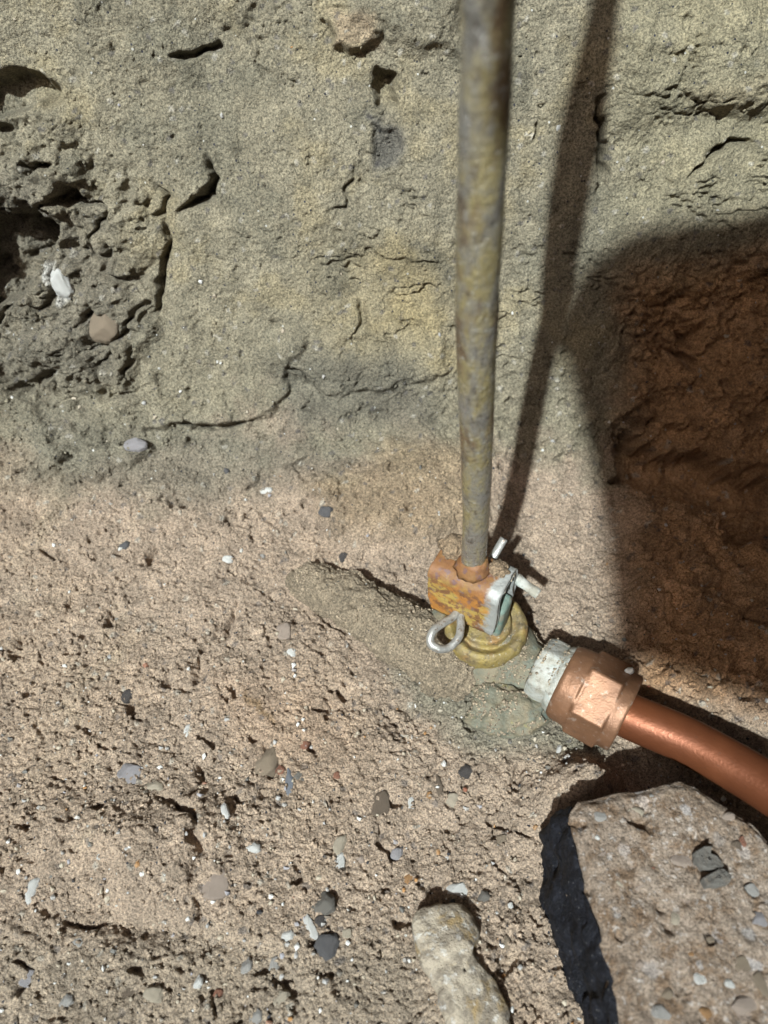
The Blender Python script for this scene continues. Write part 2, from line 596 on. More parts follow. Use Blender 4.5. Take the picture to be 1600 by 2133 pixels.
H += .010 * inpoly_soft(QX, QY, [(1280, 800), (1420, 740), (1640, 690), (1640, 900), (1450, 900), (1300, 880)], 40)
H -= .034 * inpoly_soft(QX, QY, [(-60, 430), (60, 440), (120, 470), (110, 530), (60, 590), (20, 640), (-60, 680)], 14)   # cavity at the left edge
H += .012 * inpoly_soft(QX, QY, [(-40, 330), (80, 300), (180, 380), (150, 440), (60, 430), (-40, 410)], 18)
H += .008 * inpoly_soft(QX, QY, [(100, 540), (250, 560), (330, 690), (260, 800), (80, 790), (40, 660)], 25)
H -= .020 * inpoly_soft(QX, QY, [(-60, 160), (40, 165), (105, 190), (120, 215), (60, 235), (-60, 245)], 14)
H -= .010 * inpoly_soft(QX, QY, [(370, 110), (440, 95), (445, 108), (390, 125)], 8)
H += .008 * inpoly_soft(QX, QY, [(660, 30), (740, 20), (790, 70), (750, 110), (690, 90)], 12)
H += .007 * inpoly_soft(QX, QY, [(690, 0), (960, -40), (960, 110), (800, 70)], 25)
H -= .016 * inpoly_soft(QX, QY, [(785, 150), (825, 150), (820, 215), (795, 220)], 10)
H -= .006 * inpoly_soft(QX, QY, [(775, 270), (825, 280), (820, 330), (785, 335)], 12)
H += .004 * inpoly_soft(QX, QY, [(680, 620), (760, 610), (770, 690), (700, 700)], 16)
H += .008 * inpoly_soft(QX, QY, [(250, 700), (420, 640), (640, 700), (600, 800), (540, 872), (400, 884), (300, 880)], 9) * sstep(560, 900, PY)
H += .006 * inpoly_soft(QX, QY, [(560, 640), (900, 600), (940, 760), (880, 790), (700, 830), (600, 770)], 9) * sstep(600, 800, PY)
H += .007 * inpoly_soft(QX, QY, [(-80, 820), (60, 830), (140, 960), (100, 1010), (-80, 1000)], 14)
H += .006 * inpoly_soft(QX, QY, [(120, 930), (300, 905), (330, 940), (200, 1000), (140, 985)], 10)
H -= .005 * blob(600, 800, 190, 45)
H += .006 * blob(830, 1000, 110, 60)
H -= .004 * blob(860, 1500, 120, 50, .3)            # hollow in front of the valve
H += .006 * blob(1060, 1490, 110, 45, .35)
H += .028 * blob(1205, 1655, 72, 62)
H -= .009 * blob(1085, 1030, 60, 90)
H += .008 * blob(960, 2030, 90, 150)
H += .010 * blob(250, 1750, 190, 80, .2) + .007 * blob(430, 1720, 60, 70)
H -= .007 * blob(300, 1930, 150, 35, .2)
H += .005 * blob(470, 1120, 60, 45)
H -= .010 * inpoly_soft(QX, QY, [(1440, 230), (1640, 210), (1640, 300), (1480, 280)], 40)
H += .008 * inpoly_soft(QX, QY, [(1280, 60), (1640, 20), (1640, 230), (1300, 250)], 50)

# --- cracks and broken ledges
CR = [([(370, 440), (400, 418), (432, 395), (448, 370), (428, 330)], 7, .010),
      ([(335, 455), (352, 500), (350, 540), (338, 600), (325, 650), (300, 662)], 6, .008),
      ([(280, 690), (290, 740), (262, 790)], 4, .005),
      ([(315, 380), (342, 400), (335, 440), (310, 450)], 4, .005),
      ([(130, 415), (150, 400), (165, 430)], 12, .012),
      ([(60, 320), (75, 350), (130, 340)], 8, .009),
      ([(10, 800), (60, 810), (90, 780), (150, 770)], 8, .008),
      ([(180, 660), (200, 640), (215, 660)], 10, .008),
      ([(600, 770), (625, 772), (650, 795), (690, 830)], 4, .004),
      ([(380, 885), (400, 888), (490, 885), (540, 870)], 4, .006),
      ([(135, 975), (150, 950), (165, 945)], 6, .008),
      ([(245, 925), (280, 915), (300, 912)], 4, .004),
      ([(505, 1040), (540, 1000), (548, 985)], 4, .004),
      ([(300, 1185), (312, 1150), (325, 1140)], 7, .008),
      ([(85, 1150), (110, 1170), (150, 1150)], 4, .005),
      ([(330, 1660), (375, 1680), (415, 1715), (420, 1780), (400, 1850)], 7, .007),
      ([(130, 1910), (170, 1930), (220, 1920)], 6, .005),
      ([(560, 1560), (570, 1590), (560, 1625)], 6, .005),
      ([(415, 1590), (425, 1640), (400, 1670)], 6, .005),
      ([(270, 1460), (275, 1500), (300, 1500)], 4, .004),
      ([(440, 2060), (450, 2133)], 4, .004),
      ([(690, 430), (720, 425), (740, 330)], 3, .003),
      ([(740, 690), (755, 640), (750, 610)], 4, .004),
      ([(1480, 320), (1520, 300), (1570, 295)], 7, .006),
      ([(1430, 370), (1480, 330), (1520, 305)], 4, .005),
      ([(1480, 1240), (1520, 1290), (1580, 1330)], 7, .007),
      ([(1440, 1130), (1480, 1200), (1500, 1260)], 7, .006),
      ([(1400, 740), (1450, 760), (1430, 700)], 12, .012),
      ([(1310, 880), (1340, 890)], 10, .009),
      ([(1255, 200), (1250, 290), (1262, 330), (1245, 400)], 7, .010),
      ([(1110, 300), (1125, 260)], 3, .003),
      ([(1000, 1190), (1060, 1180), (1100, 1250)], 8, .004),
      ([(490, 1250), (480, 1300), (470, 1330)], 6, .005), ([(400, 1440), (420, 1400), (410, 1370)], 6, .004),
      ([(640, 1250), (690, 1290), (730, 1310)], 4, .004),
      ([(30, 2000), (60, 2030), (20, 2070)], 6, .006)]
for pts, w, d in CR:
    xs = [p[0] for p in pts]; ys = [p[1] for p in pts]
    m = (PX > min(xs) - 60) & (PX < max(xs) + 60) & (PY > min(ys) - 60) & (PY < max(ys) + 60)
    dd, tt = segdist(QX[m] - wx[m] * .5, QY[m] - wy[m] * .5, pts)
    H[m] -= (1.9 if min(ys) < 900 else 1.2) * d * np.exp(-(dd / w) ** 2) * np.clip(np.sin(math.pi * (tt * .9 + .05)) * 1.3, .2, 1)

# --- texture relief: clods, crumbs, grains and small holes
rough = .62 + .63 * (1 - wallm)
leftm = inpoly_soft(QX, QY, [(-400, 150), (120, 230), (300, 420), (330, 620), (290, 830), (-400, 860)], 50)
rightm = inpoly_soft(QX, QY, [(1310, 580), (1800, 460), (1800, 1500), (1300, 1500)], 40)
rough = np.maximum(rough, 1.5 * leftm); rough = np.maximum(rough, 1.2 * rightm)
bandm = inpoly_soft(QX, QY, [(300, 950), (560, 960), (950, 1000), (940, 1170), (300, 1500), (200, 1300)], 60)
rough = np.maximum(rough, 1.25 * bandm)
patch = sstep(-.25, .4, fbm2(Xf, Sf, .03, 3, 61))
wX = Xf + .0022 * fbm2(Xf, Sf, .008, 3, 7); wS = Sf + .0022 * fbm2(Xf, Sf, .008, 3, 9)
g1, r1 = worley2(wX, wS, .017, 5)
g2, r2 = worley2(Xf + .0012 * noise2(Xf / .0035, Sf / .0035, 3), Sf + .0012 * noise2(Xf / .0035, Sf / .0035, 8), .0048, 6)
g3, r3 = worley2(Xf + .0006 * noise2(Xf / .002, Sf / .002, 13), Sf + .0006 * noise2(Xf / .002, Sf / .002, 18), .0024, 7)
rid = 1 - np.abs(fbm2(wX, wS, .010, 4, 73, .62)) * 2.2
H += rough * (.0016 * g1 * patch + .0013 * g2 * (.3 + .7 * patch) + .0011 * g3)
H += rough * .0019 * fbm2(Xf, Sf, .007, 5, 71, .72)
H += wallm * (1 - leftm) * .0022 * fbm2(Xf, Sf * .18, .011, 3, 72)
H -= rough * .0010 * sstep(.72, 1.0, rid) * patch
lay = 1 - np.abs(fbm2(wX, wS * 2.6 + .25 * wX, .055, 5, 74, .6)) * 3
H -= wallm * .0035 * sstep(.80, 1.0, lay) * sstep(.0, .35, fbm2(Xf, Sf, .05, 2, 70))
H += leftm * .016 * fbm2(wX, wS, .026, 5, 75, .58) + leftm * .005 * g1
H -= leftm * .008 * sstep(.78, 1.0, 1 - np.abs(fbm2(wX, wS, .030, 3, 76)) * 2.2)
gR, rR = worley2(wX * 1.0, wS * 1.0, .011, 15)
gQ, rQ = worley2(wX, wS, .0065, 16)
H += rightm * (.0060 * gR + .0035 * gQ + .010 * fbm2(wX, wS, .020, 5, 77, .7))
H -= rightm * .007 * sstep(.30, .6, fbm2(wX, wS, .012, 3, 78))
H -= rightm * .0025 * sstep(.80, 1.0, 1 - np.abs(fbm2(wX, wS, .018, 3, 79)) * 2)
hol = sstep(.38, .70, fbm2(Xf, Sf, .010, 4, 81))
H -= rough * .0048 * hol
hol2 = sstep(.35, .6, fbm2(Xf, Sf, .0042, 3, 83)) * (.35 + .65 * patch)
H -= rough * .0024 * hol2
H = H.astype(np.float64)

# keep the far margins quiet so the sheet meets the other pit walls
P3 = base.copy()
P3[:, 1] += H * NY; P3[:, 2] += H * NZ
P3[:, 0] += .0012 * rough * noise2(Xf / .005, Sf / .005, 91)

# --- earth colours (layers, stains, darker patches, and the right-hand shade's brown painted in)
def C(*c): return np.array(c, np.float64)
col = np.zeros((len(X), 3)) + C(.43, .328, .243)
wallc = C(.29, .254, .180)
n1 = fbm2(Xf, Sf, .07, 4, 101)[:, None]; n2 = fbm2(Xf, Sf, .025, 4, 111)[:, None]; n3 = fbm2(Xf, Sf, .009, 3, 121)[:, None]
k = sstep(.018, .055, BZ + .03 * n1[:, 0] + .03 * n2[:, 0] + .012 * n3[:, 0])[:, None]
col = col * (1 - k) + wallc * k
def tint(mask, c, a=1.0):
    global col
    w = (np.clip(mask, 0, 1) * a)[:, None]
    col = col * (1 - w) + C(*c) * w
tint(sstep(.1, .5, n1[:, 0]) * (1 - wallm), (.45, .335, .24), .6)
tint(sstep(.1, .45, n2[:, 0]) * wallm, (.325, .27, .165), .6)
tint(sstep(.15, .5, -n2[:, 0]) * wallm, (.225, .205, .15), .6)
tint(inpoly_soft(QX, QY, [(640, 1010), (740, 970), (850, 915), (960, 930), (1000, 1150), (720, 1120)], 40), (.335, .245, .15), .7)
tint(inpoly_soft(QX, QY, [(650, 500), (860, 490), (960, 560), (960, 760), (700, 720)], 70) * (.55 + .6 * n2[:, 0]), (.36, .28, .14), .6)
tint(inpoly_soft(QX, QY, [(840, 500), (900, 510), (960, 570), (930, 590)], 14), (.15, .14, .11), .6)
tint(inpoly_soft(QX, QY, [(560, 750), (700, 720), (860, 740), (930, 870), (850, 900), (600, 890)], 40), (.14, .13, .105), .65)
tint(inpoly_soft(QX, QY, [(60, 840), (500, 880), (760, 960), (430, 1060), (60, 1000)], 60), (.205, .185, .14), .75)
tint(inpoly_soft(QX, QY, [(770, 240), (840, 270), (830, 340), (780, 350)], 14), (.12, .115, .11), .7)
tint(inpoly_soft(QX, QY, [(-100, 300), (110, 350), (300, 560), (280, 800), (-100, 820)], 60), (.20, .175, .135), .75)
tint(inpoly_soft(QX, QY, [(1310, 580), (1800, 480), (1800, 1460), (1320, 1460)], 70), (.52, .29, .14), .88)  # brown of the cast shade painted into the soil colour
tint(rightm * sstep(0, .5, fbm2(Xf, Sf, .018, 4, 141)), (.27, .155, .08), .6)
tint(rightm * sstep(.1, .5, fbm2(Xf, Sf, .012, 4, 143)), (.60, .37, .21), .7)
tint(inpoly_soft(QX, QY, [(1420, 180), (1640, 150), (1640, 235), (1440, 240)], 25), (.36, .285, .19), .8)
tint(inpoly_soft(QX, QY, [(1270, -60), (1700, -60), (1700, 440), (1280, 480)], 60), (.325, .285, .185), .6)
tint(inpoly_soft(QX, QY, [(680, 20), (780, 30), (780, 100), (690, 90)], 14), (.40, .30, .20), .7)
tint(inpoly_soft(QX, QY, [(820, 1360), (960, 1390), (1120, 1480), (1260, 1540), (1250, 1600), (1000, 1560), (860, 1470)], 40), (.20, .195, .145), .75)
tint(inpoly_soft(QX, QY, [(820, 1345), (880, 1350), (940, 1400), (890, 1400)], 14), (.25, .27, .25), .6)
tint(inpoly_soft(QX, QY, [(430, 1420), (640, 1430), (760, 1560), (600, 1620), (470, 1540)], 60), (.45, .31, .21), .5)
tint(inpoly_soft(QX, QY, [(-50, 1950), (880, 1960), (1000, 2200), (-50, 2200)], 70), (.33, .27, .20), .6)
tint(inpoly_soft(QX, QY, [(100, 555), (130, 560), (150, 620), (125, 635), (105, 590)], 5), (.66, .63, .57), .9)
tint(inpoly_soft(QX, QY, [(510, 1455), (560, 1480), (575, 1505), (530, 1490)], 10), (.20, .12, .05), .7)
tint(sstep(.985, .992, r3) * (g3 > .3), (.50, .46, .39), .6)
tint(sstep(.98, .99, 1 - r3) * (g3 > .08), (.12, .11, .11), .6)
col *= 1 + .22 * n3 + .10 * n2
col = np.clip(col, .02, .8)

# split the sheet where floor turns into wall
F_all = grid_faces(nr, nc)
row_split = int(np.searchsorted(SS, s_at_y(.335)))
def sub_sheet(name, r0, r1, label_kind='structure'):
    V = P3.reshape(nr, nc, 3)[r0:r1 + 1].reshape(-1, 3)
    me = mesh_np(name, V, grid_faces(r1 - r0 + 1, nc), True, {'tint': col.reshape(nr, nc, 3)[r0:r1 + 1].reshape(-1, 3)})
    o = link_mesh(name, me, M['soil'])
    o['kind'] = 'structure'
    return o
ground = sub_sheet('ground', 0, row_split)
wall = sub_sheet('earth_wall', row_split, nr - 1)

# --- finding places on the finished earth surface
FPX_, FPY_, FT_ = project(P3)
vis = (FPX_ > -60) & (FPX_ < 1660) & (FPY_ > -60) & (FPY_ < 2200)
VI = np.nonzero(vis)[0]
bx_ = (FPX_[VI] // 8).astype(int); by_ = (FPY_[VI] // 8).astype(int)
order = np.lexsort((FT_[VI], by_, bx_)); VI = VI[order]
keys = {}
for i, key in zip(VI, zip(bx_[order], by_[order])):
    if key not in keys: keys[key] = i
def ground_at(px, py):
    kx, ky = int(px // 8), int(py // 8)
    for r in range(0, 6):
        for a in range(-r, r + 1):
            for b in range(-r, r + 1):
                if (kx + a, ky + b) in keys: return keys[(kx + a, ky + b)]
    return None
def normal_at(i):
    n = Vector((0, NY[i], NZ[i])); return n.normalized()

# ------------------------------------------------------------------ the rest of the pit, out of frame
def soil_grid(name, fn, nu, nv, seed, amp=.02):
    u, v = np.meshgrid(np.linspace(0, 1, nu), np.linspace(0, 1, nv))
    V = np.array([fn(a, b) for a, b in zip(u.ravel(), v.ravel())])
    d = np.stack([fbm3(V, .12, 4, seed), fbm3(V, .12, 4, seed + 50), fbm3(V, .12, 4, seed + 90)], -1)
    V = V + d * amp
    c = C(.32, .185, .095) * (1 + .2 * fbm3(V, .05, 3, seed + 3))[:, None]
    o = link_mesh(name, mesh_np(name, V, grid_faces(nv, nu), True, {'tint': c}), M['soil'])
    o['kind'] = 'structure'
    return o
soil_grid('earth_wall', lambda a, b: np.array([-.47 - .16 * b, -1.15 + 1.75 * a, -.03 + .70 * b]), 90, 50, 201)
soil_grid('earth_wall', lambda a, b: np.array([.46 + .10 * b, -1.15 + 1.75 * a, -.03 + .70 * b]), 90, 50, 221)
soil_grid('earth_bank', lambda a, b: np.array([-.75 + 1.45 * a, -.27 - .80 * b, -.02 + .69 * b]), 90, 60, 241)

# unseen rim added to limit sky light; its tongue throws the shade on the right
ZP, TH = .64, .035
def backproject(px, py, z):
    i = None
    m = np.hypot(PX - px, PY - py).argmin()
    p = base[m]
    return p - SUN * ((z - p[2]) / -SUN[2]) * 1.0 if False else p + (-SUN) * ((z - p[2]) / (-SUN[2]))
edge_top = [(1164, 656), (1200, 592), (1235, 545), (1320, 490), (1440, 465), (1590, 445)]
edge_left = [(1292, 1360), (1286, 1250), (1272, 1100), (1236, 920), (1205, 790), (1188, 700)]
edge_low = [(1590, 1470), (1460, 1415), (1340, 1378)]
tongue = [backproject(x, y, ZP + TH)[:2] for x, y in edge_top[::-1]]
tl = [backproject(x, y, ZP + TH / 2)[:2] for x, y in edge_left]
tw = [backproject(x, y, ZP)[:2] for x, y in edge_low]
XR = .13
inner = [(XR, tongue[0][1] + .01)] + [tuple(p) for p in tongue if p[0] < XR - .01] + [tuple(p) for p in tl[::-1]] + [tuple(p) for p in tw[::-1] if p[0] < XR - .01] + [(XR, tw[0][1] - .01)]
inner = inner + [(.12, -.45), (.06, -.52), (-.1, -.56), (-.27, -.54), (-.50, -.55), (-.54, -.42), (-.52, -.2), (-.54, .0), (-.48, .20), (-.2, .225), (.0, .25), (.11, .235)]
rnd = random.Random(4)
outer = [(-4, -4), (4, -4), (4, 4), (-4, 4)]
tri = tessellate_polygon([[Vector((*p, 0)) for p in outer], [Vector((*p, 0)) for p in inner]])
pts = [Vector((*p, 0)) for p in outer + inner]
nv = len(pts)
Vp = [(p.x, p.y, ZP) for p in pts] + [(p.x, p.y, ZP + TH) for p in pts]
Fp = []
for t in tri:
    a, b_, c_ = t
    nz = (pts[b_] - pts[a]).cross(pts[c_] - pts[a]).z
    if nz < 0: a, b_, c_ = a, c_, b_
    Fp.append((a + nv, b_ + nv, c_ + nv)); Fp.append((c_, b_, a))
no, ni = len(outer), len(inner)
for k in range(ni):
    a, b_ = no + k, no + (k + 1) % ni
    Fp.append((a, b_, b_ + nv, a + nv))
M['rim'] = mat_soil('shade_rim_brown', False, (.30, .17, .085))  # brown chosen to warm the light bounced off the added rim
shade_rim = link_mesh('added_shade_rim', mesh_py('added_shade_rim', Vp, Fp, False), M['rim'])
shade_rim['kind'] = 'structure'

# ------------------------------------------------------------------ operating rod with its clevis
Wd = Vector((.865, -.50, 0)).normalized(); Ad = Vector((.50, .865, 0)).normalized(); Zd = Vector((0, 0, 1))
Rb = at(986, 1180, .076)
rod_top_dir = at(1012, 0, .3185) - Rb
rod = empty('operating_rod', Rb)
tag(rod, 'tall weathered steel rod with rusty clevis standing on the buried valve', 'rod')
L = .80
rd = rod_top_dir / np.linalg.norm(rod_top_dir)
npth = 260
hh = np.linspace(-.004, L, npth)
wob = np.stack([.0007 * np.sin(hh * 31), .0005 * np.sin(hh * 23 + 1), hh * 0], -1)
path = rd[None, :] * hh[:, None] + wob
radii = np.interp(hh, [0, .03, .08, .13, .18, .24, .262, .30, .38, .47, .8], [.0061, .0061, .0064, .0070, .0072, .0066, .0086, .0105, .0112, .0066, .0066]) \
    + .00022 * noise3(np.stack([hh * 60, hh * 0, hh * 0], -1), 5)  # unseen swelling higher up, added to widen the rod's cast shadow
V, F = tube_arrays(path, radii, 40)
d = fbm3(V, .007, 3, 7)
cen = np.repeat(path, 40, 0)
nn = V[:len(cen)] - cen; nn /= np.linalg.norm(nn, axis=1)[:, None]
V[:len(cen)] += nn * (.00028 * d[:len(cen)])[:, None]
link_mesh('shaft', mesh_py('shaft', V, F), M['rod'], rod)

# clevis: a strap bent into an upside-down U, with thickness; local axes x = width, y = pin axis
def strap_section(half, height, rad, n=8):
    pts = [(-half, -height)]
    for k in range(n + 1):
        a = math.pi - k * (math.pi / 2) / n
        pts.append((-half + rad + rad * math.cos(a), -rad + rad * math.sin(a)))
    for k in range(n + 1):
        a = math.pi / 2 - k * (math.pi / 2) / n
        pts.append((half - rad + rad * math.cos(a), -rad + rad * math.sin(a)))
    pts.append((half, -height))
    return pts
def refine(pts, m):
    out = []
    for (a, b) in zip(pts[:-1], pts[1:]):
        ln_ = math.hypot(b[0] - a[0], b[1] - a[1]); k = max(1, int(ln_ / m))
        for i in range(k): out.append((a[0] + (b[0] - a[0]) * i / k, a[1] + (b[1] - a[1]) * i / k))
    return out + [pts[-1]]
outl = refine(strap_section(.0118, .034, .006), .0012)
nO = len(outl)
inn = []
o_np = np.array(outl); tg = np.gradient(o_np, axis=0); tg /= np.linalg.norm(tg, axis=1)[:, None]
inn = o_np + np.stack([tg[:, 1], -tg[:, 0]], -1) * .0032
ring = np.vstack([o_np, inn[::-1]]); nR = len(ring)
hw = .0188
nW = 34
V = []
for i in range(nW):
    x = -hw + 2 * hw * i / (nW - 1)
    for (a, z) in ring:
        # the ears narrow and round off slightly towards their lower corners
        q = np.clip((-z - .022) / .012, 0, 1)
        xx = x * (1 - .10 * q * q)
        V.append((xx, a, z))
V = np.array(V)
Fq = grid_faces(nW, nR, True)
caps = []
for i in (0, nW - 1):
    o_ = i * nR
    for k in range(nO - 1):
        a, b_, c_, e_ = o_ + k, o_ + k + 1, o_ + nR - 2 - k, o_ + nR - 1 - k
        caps.append((a, b_, c_, e_) if i == 0 else (e_, c_, b_, a))
V += np.stack([fbm3(V, .004, 3, 31), fbm3(V, .004, 3, 32), fbm3(V, .004, 3, 33)], -1) * .0006
cl = link_mesh('clevis', mesh_py('clevis', V, [tuple(f) for f in Fq] + caps, True), M['rust'], rod)
rotW = Matrix((Wd, Ad, Zd)).transposed().to_4x4()
cl.matrix_local = Matrix.Rotation(math.radians(-3), 4, 'Y') @ rotW
cl['label'] = 'orange rusty strap clevis with a bare zinc edge'
# rusty weld where the rod meets the strap
V, F = tube_arrays(np.array([[0, 0, -.001], [0, 0, .002], [0, 0, .005], [0, 0, .008]]), [.0115, .0100, .0082, .0068], 28)
V += np.stack([fbm3(V, .003, 3, 41), fbm3(V, .003, 3, 42), fbm3(V, .003, 3, 43)], -1) * .0022
V[:, :2] *= .84
w_ = link_mesh('weld_bead', mesh_py('weld_bead', V, F), M['rust'], rod)

# soil caught on top of the clevis
def lump(name, r, seed, sub=3, squash=(1, 1, .7), rough_=.25, fine=.12):
    bm = bmesh.new(); bmesh.ops.create_icosphere(bm, subdivisions=sub, radius=1)
    V = np.array([v.co[:] for v in bm.verts]); F = [tuple(v.index for v in f.verts) for f in bm.faces]; bm.free()
    k = 1 + rough_ * fbm3(V + seed * 3.1, .9, 3, seed) + fine * fbm3(V + seed, .28, 2, seed + 5)
    V = V * k[:, None] * np.array(squash) * r
    return V, F
def soil_mesh(name, V, F, c=(.33, .235, .15)):
    me = mesh_py(name, V, F)
    a = me.attributes.new('tint', 'FLOAT_COLOR', 'POINT')
    cc = np.ones((len(V), 4), np.float32); cc[:, :3] = np.array(c) * (1 + .25 * fbm3(V, .004, 3, 9))[:, None]
    a.data.foreach_set('color', cc.ravel())
    return me
V1, F1 = lump('c', .0062, 3, 4, (1.0, .9, .85), .35, .25)
for off, sc, sd in ((Wd * -.0125 + Ad * .003 + Zd * .004, 1.15, 3), (Wd * .012 + Ad * .004 + Zd * .001, .9, 5)):
    V1, F1 = lump('c', .006 * sc, sd, 4, (1.0, .9, .95), .35, .3)
    o = link_mesh('soil_clod', soil_mesh('soil_clod', V1, F1), M['crumb'])
    o.location = Vector(Rb) + off
    tag(o, 'olive crumbly soil clod left of the rod foot on the clevis' if sd == 3 else 'small brown soil clod right of the rod foot on the clevis', 'soil clod')

# ------------------------------------------------------------------ buried valve
Vc = at(1013, 1294, .035)                       # centre of the collar's top face
D = Vector((.84, -.545, 0)).normalized()        # outlet axis
Dn = np.array(D); Sd = np.array(Vector((0, 0, 1)).cross(D))
valve = empty('curb_stop_valve', (Vc[0], Vc[1], 0))
tag(valve, 'corroded brass curb stop valve half buried in soil under the rod', 'valve')
off0 = Vector((0, 0, Vc[2]))

def lathe(profile, nseg=72):
    """profile [(r,z)...] around z"""
    th = np.linspace(0, 2 * math.pi, nseg, endpoint=False)
    V = np.concatenate([np.stack([r * np.cos(th), r * np.sin(th), np.full(nseg, z)], -1) for r, z in profile])
    return V, [tuple(f) for f in grid_faces(len(profile), nseg, True)]
cp = smooth_path([(.0005, .0005), (.010, .0005), (.0128, .0), (.0136, -.0030), (.0150, -.0036), (.0188, -.0010), (.0212, -.0026), (.0222, -.006), (.0222, -.013), (.0215, -.0185), (.0190, -.0200), (.016, -.021)], 60)
V, F = lathe([tuple(p) for p in cp], 110)
V += np.stack([fbm3(V, .004, 3, 51), fbm3(V, .004, 3, 52), fbm3(V, .004, 3, 53)], -1) * .0007
collar = link_mesh('collar', mesh_py('collar', V, F), M['brass'], valve)
collar.location = off0
collar.rotation_euler = (math.radians(3), math.radians(-2), 0)
# tee head between the clevis ears
def rounded_box(hx, hy, hz, bev, seg=3, sub=0):
    bm = bmesh.new(); bmesh.ops.create_cube(bm, size=1)
    for v in bm.verts: v.co = Vector((v.co.x * 2 * hx, v.co.y * 2 * hy, v.co.z * 2 * hz))
    bmesh.ops.bevel(bm, geom=list(bm.edges), offset=bev, segments=seg, profile=.6, affect='EDGES')
    return bm
bm = rounded_box(.0182, .0066, .0135, .0030)
for v in bm.verts:
    v.co += Vector((0, 0, .0130))
    if v.co.x > 0: v.co.z += -.0022 * (v.co.x / .0182) * (1 if v.co.z > .015 else 0)
me = bpy.data.meshes.new('tee_head'); bm.to_mesh(me); bm.free()
me.polygons.foreach_set('use_smooth', np.full(len(me.polygons), True))
th = link_mesh('tee_head', me, M['teal'], valve)
th.matrix_local = Matrix.Translation(Vector((Rb[0] - Vc[0] + .0030, Rb[1] - Vc[1] - .001, Vc[2] - .002))) @ rotW
th['label'] = 'green patinated tee head between the clevis ears'
# body casting: lumpy barrel under the collar
def sweep(profile, nseg=64, amp=0, sz=.01, seed=1, hexes=None):
    """profile [(t along D, radius)] -> around the outlet axis"""
    th_ = np.linspace(0, 2 * math.pi, nseg, endpoint=False)
    V = []
    for i, (t, r) in enumerate(profile):
        rr = np.full(nseg, r)
        if hexes is not None and hexes[i] > 0:
            a = (th_ + .5236) % (math.pi / 3) - math.pi / 6
            hexr = r * math.cos(math.pi / 6) / np.cos(a)
            rr = r * (1 - hexes[i]) + hexr * hexes[i]
        V.append(Dn[None, :] * t + rr[:, None] * (np.cos(th_)[:, None] * Sd + np.sin(th_)[:, None] * np.array([0, 0, 1.0])))
    V = np.concatenate(V)
    if amp:
        V += np.stack([fbm3(V, sz, 3, seed), fbm3(V, sz, 3, seed + 1), fbm3(V, sz, 3, seed + 2)], -1) * amp
    F = [tuple(f) for f in grid_faces(len(profile), nseg, True)]
    n = len(profile)
    F.append(tuple(range(nseg))[::-1]); F.append(tuple(range((n - 1) * nseg, n * nseg)))
    return V, F
zc = .012
pb = smooth_path([(-.034, .010), (-.030, .017), (-.018, .022), (0, .0255), (.012, .025), (.020, .0215), (.026, .0175), (.034, .0160)], 50)
V, F = sweep([tuple(p) for p in pb], 80, .0035, .013, 61)
body = link_mesh('body', mesh_py('body', V, F), M['verd'], valve); body.location = (0, 0, zc - .004)
V, F = lathe([(.001, .004), (.017, .004), (.0195, .002), (.0205, -.004), (.0205, -.022), (.018, -.030), (.001, -.030)], 60)
V += np.stack([fbm3(V, .008, 3, 71), fbm3(V, .008, 3, 72), fbm3(V, .008, 3, 73)], -1) * .0022
nk = link_mesh('neck', mesh_py('neck', V, F), M['verd'], valve); nk.location = (0, 0, Vc[2] - .018)
V, F = lump('boss', .0150, 12, 5, (1.15, .95, .6), .5, .18)
bo = link_mesh('boss', mesh_py('boss', V, F), M['verd'], valve)
pb_ = at(1052, 1478, .012); bo.location = (pb_[0] - Vc[0], pb_[1] - Vc[1], .012)
# limed hexagon end
nut_c = at(1250, 1457, .024)
dist = float((nut_c - np.array([Vc[0], Vc[1], .024])) @ Dn)
side = float((nut_c - np.array([Vc[0], Vc[1], .024])) @ Sd)
hx0, hx1 = dist - .0355, dist - .019
prf = [(hx0, .012), (hx0 + .001, .0168), (hx0 + .004, .0176), (hx0 + .0105, .0176), (hx0 + .0115, .0168), (hx0 + .0125, .0176), (hx0 + .015, .0182), (hx1, .0182)]
hxw = [.2, .8, 1, 1, .6, .1, 0, 0]
V, F = sweep(prf, 96, .0006, .004, 81, hxw)
hexo = link_mesh('hexagon_end', mesh_py('hexagon_end', V, F), M['pale'], valve); hexo.location = Vector(Sd) * side + Vector((0, 0, .0235))
hexo['label'] = 'hexagon end crusted with white lime'
hexo.data.polygons.foreach_set('use_smooth', np.full(len(F), True))
# bronze flare nut
n0 = dist - .0205
prf = [(n0, .0150), (n0, .0186), (n0 + .0015, .0197), (n0 + .006, .0203), (n0 + .0100, .0206), (n0 + .0112, .0226), (n0 + .0120, .0229), (n0 + .0270, .0229),
       (n0 + .0284, .0205), (n0 + .0296, .0204), (n0 + .0335, .0202), (n0 + .0345, .0194), (n0 + .0345, .0122), (n0 + .032, .0118)]
hxw = [0, 0, 0, 0, .0, 1, 1, 1, .3, .1, .1, 0, 0, 0]
def densify(pr, hx, step=.0008):
    o, h = [pr[0]], [hx[0]]
    for k in range(1, len(pr)):
        (a, r), (b, q) = pr[k - 1], pr[k]
        m = max(1, int(math.hypot(b - a, q - r) / step))
        for i in range(1, m + 1):
            o.append((a + (b - a) * i / m, r + (q - r) * i / m)); h.append(hx[k - 1] + (hx[k] - hx[k - 1]) * i / m)
    return o, h
prf, hxw = densify(prf, hxw)
V, F = sweep(prf, 180, .00022, .0035, 91, hxw)
me = mesh_py('compression_nut', V, F[:-2], True)
nut = link_mesh('compression_nut', me, M['bronze'], valve); nut.location = Vector(Sd) * side + Vector((0, 0, .0235))
nut['label'] = 'clean bronze hexagon nut clamping the copper pipe'
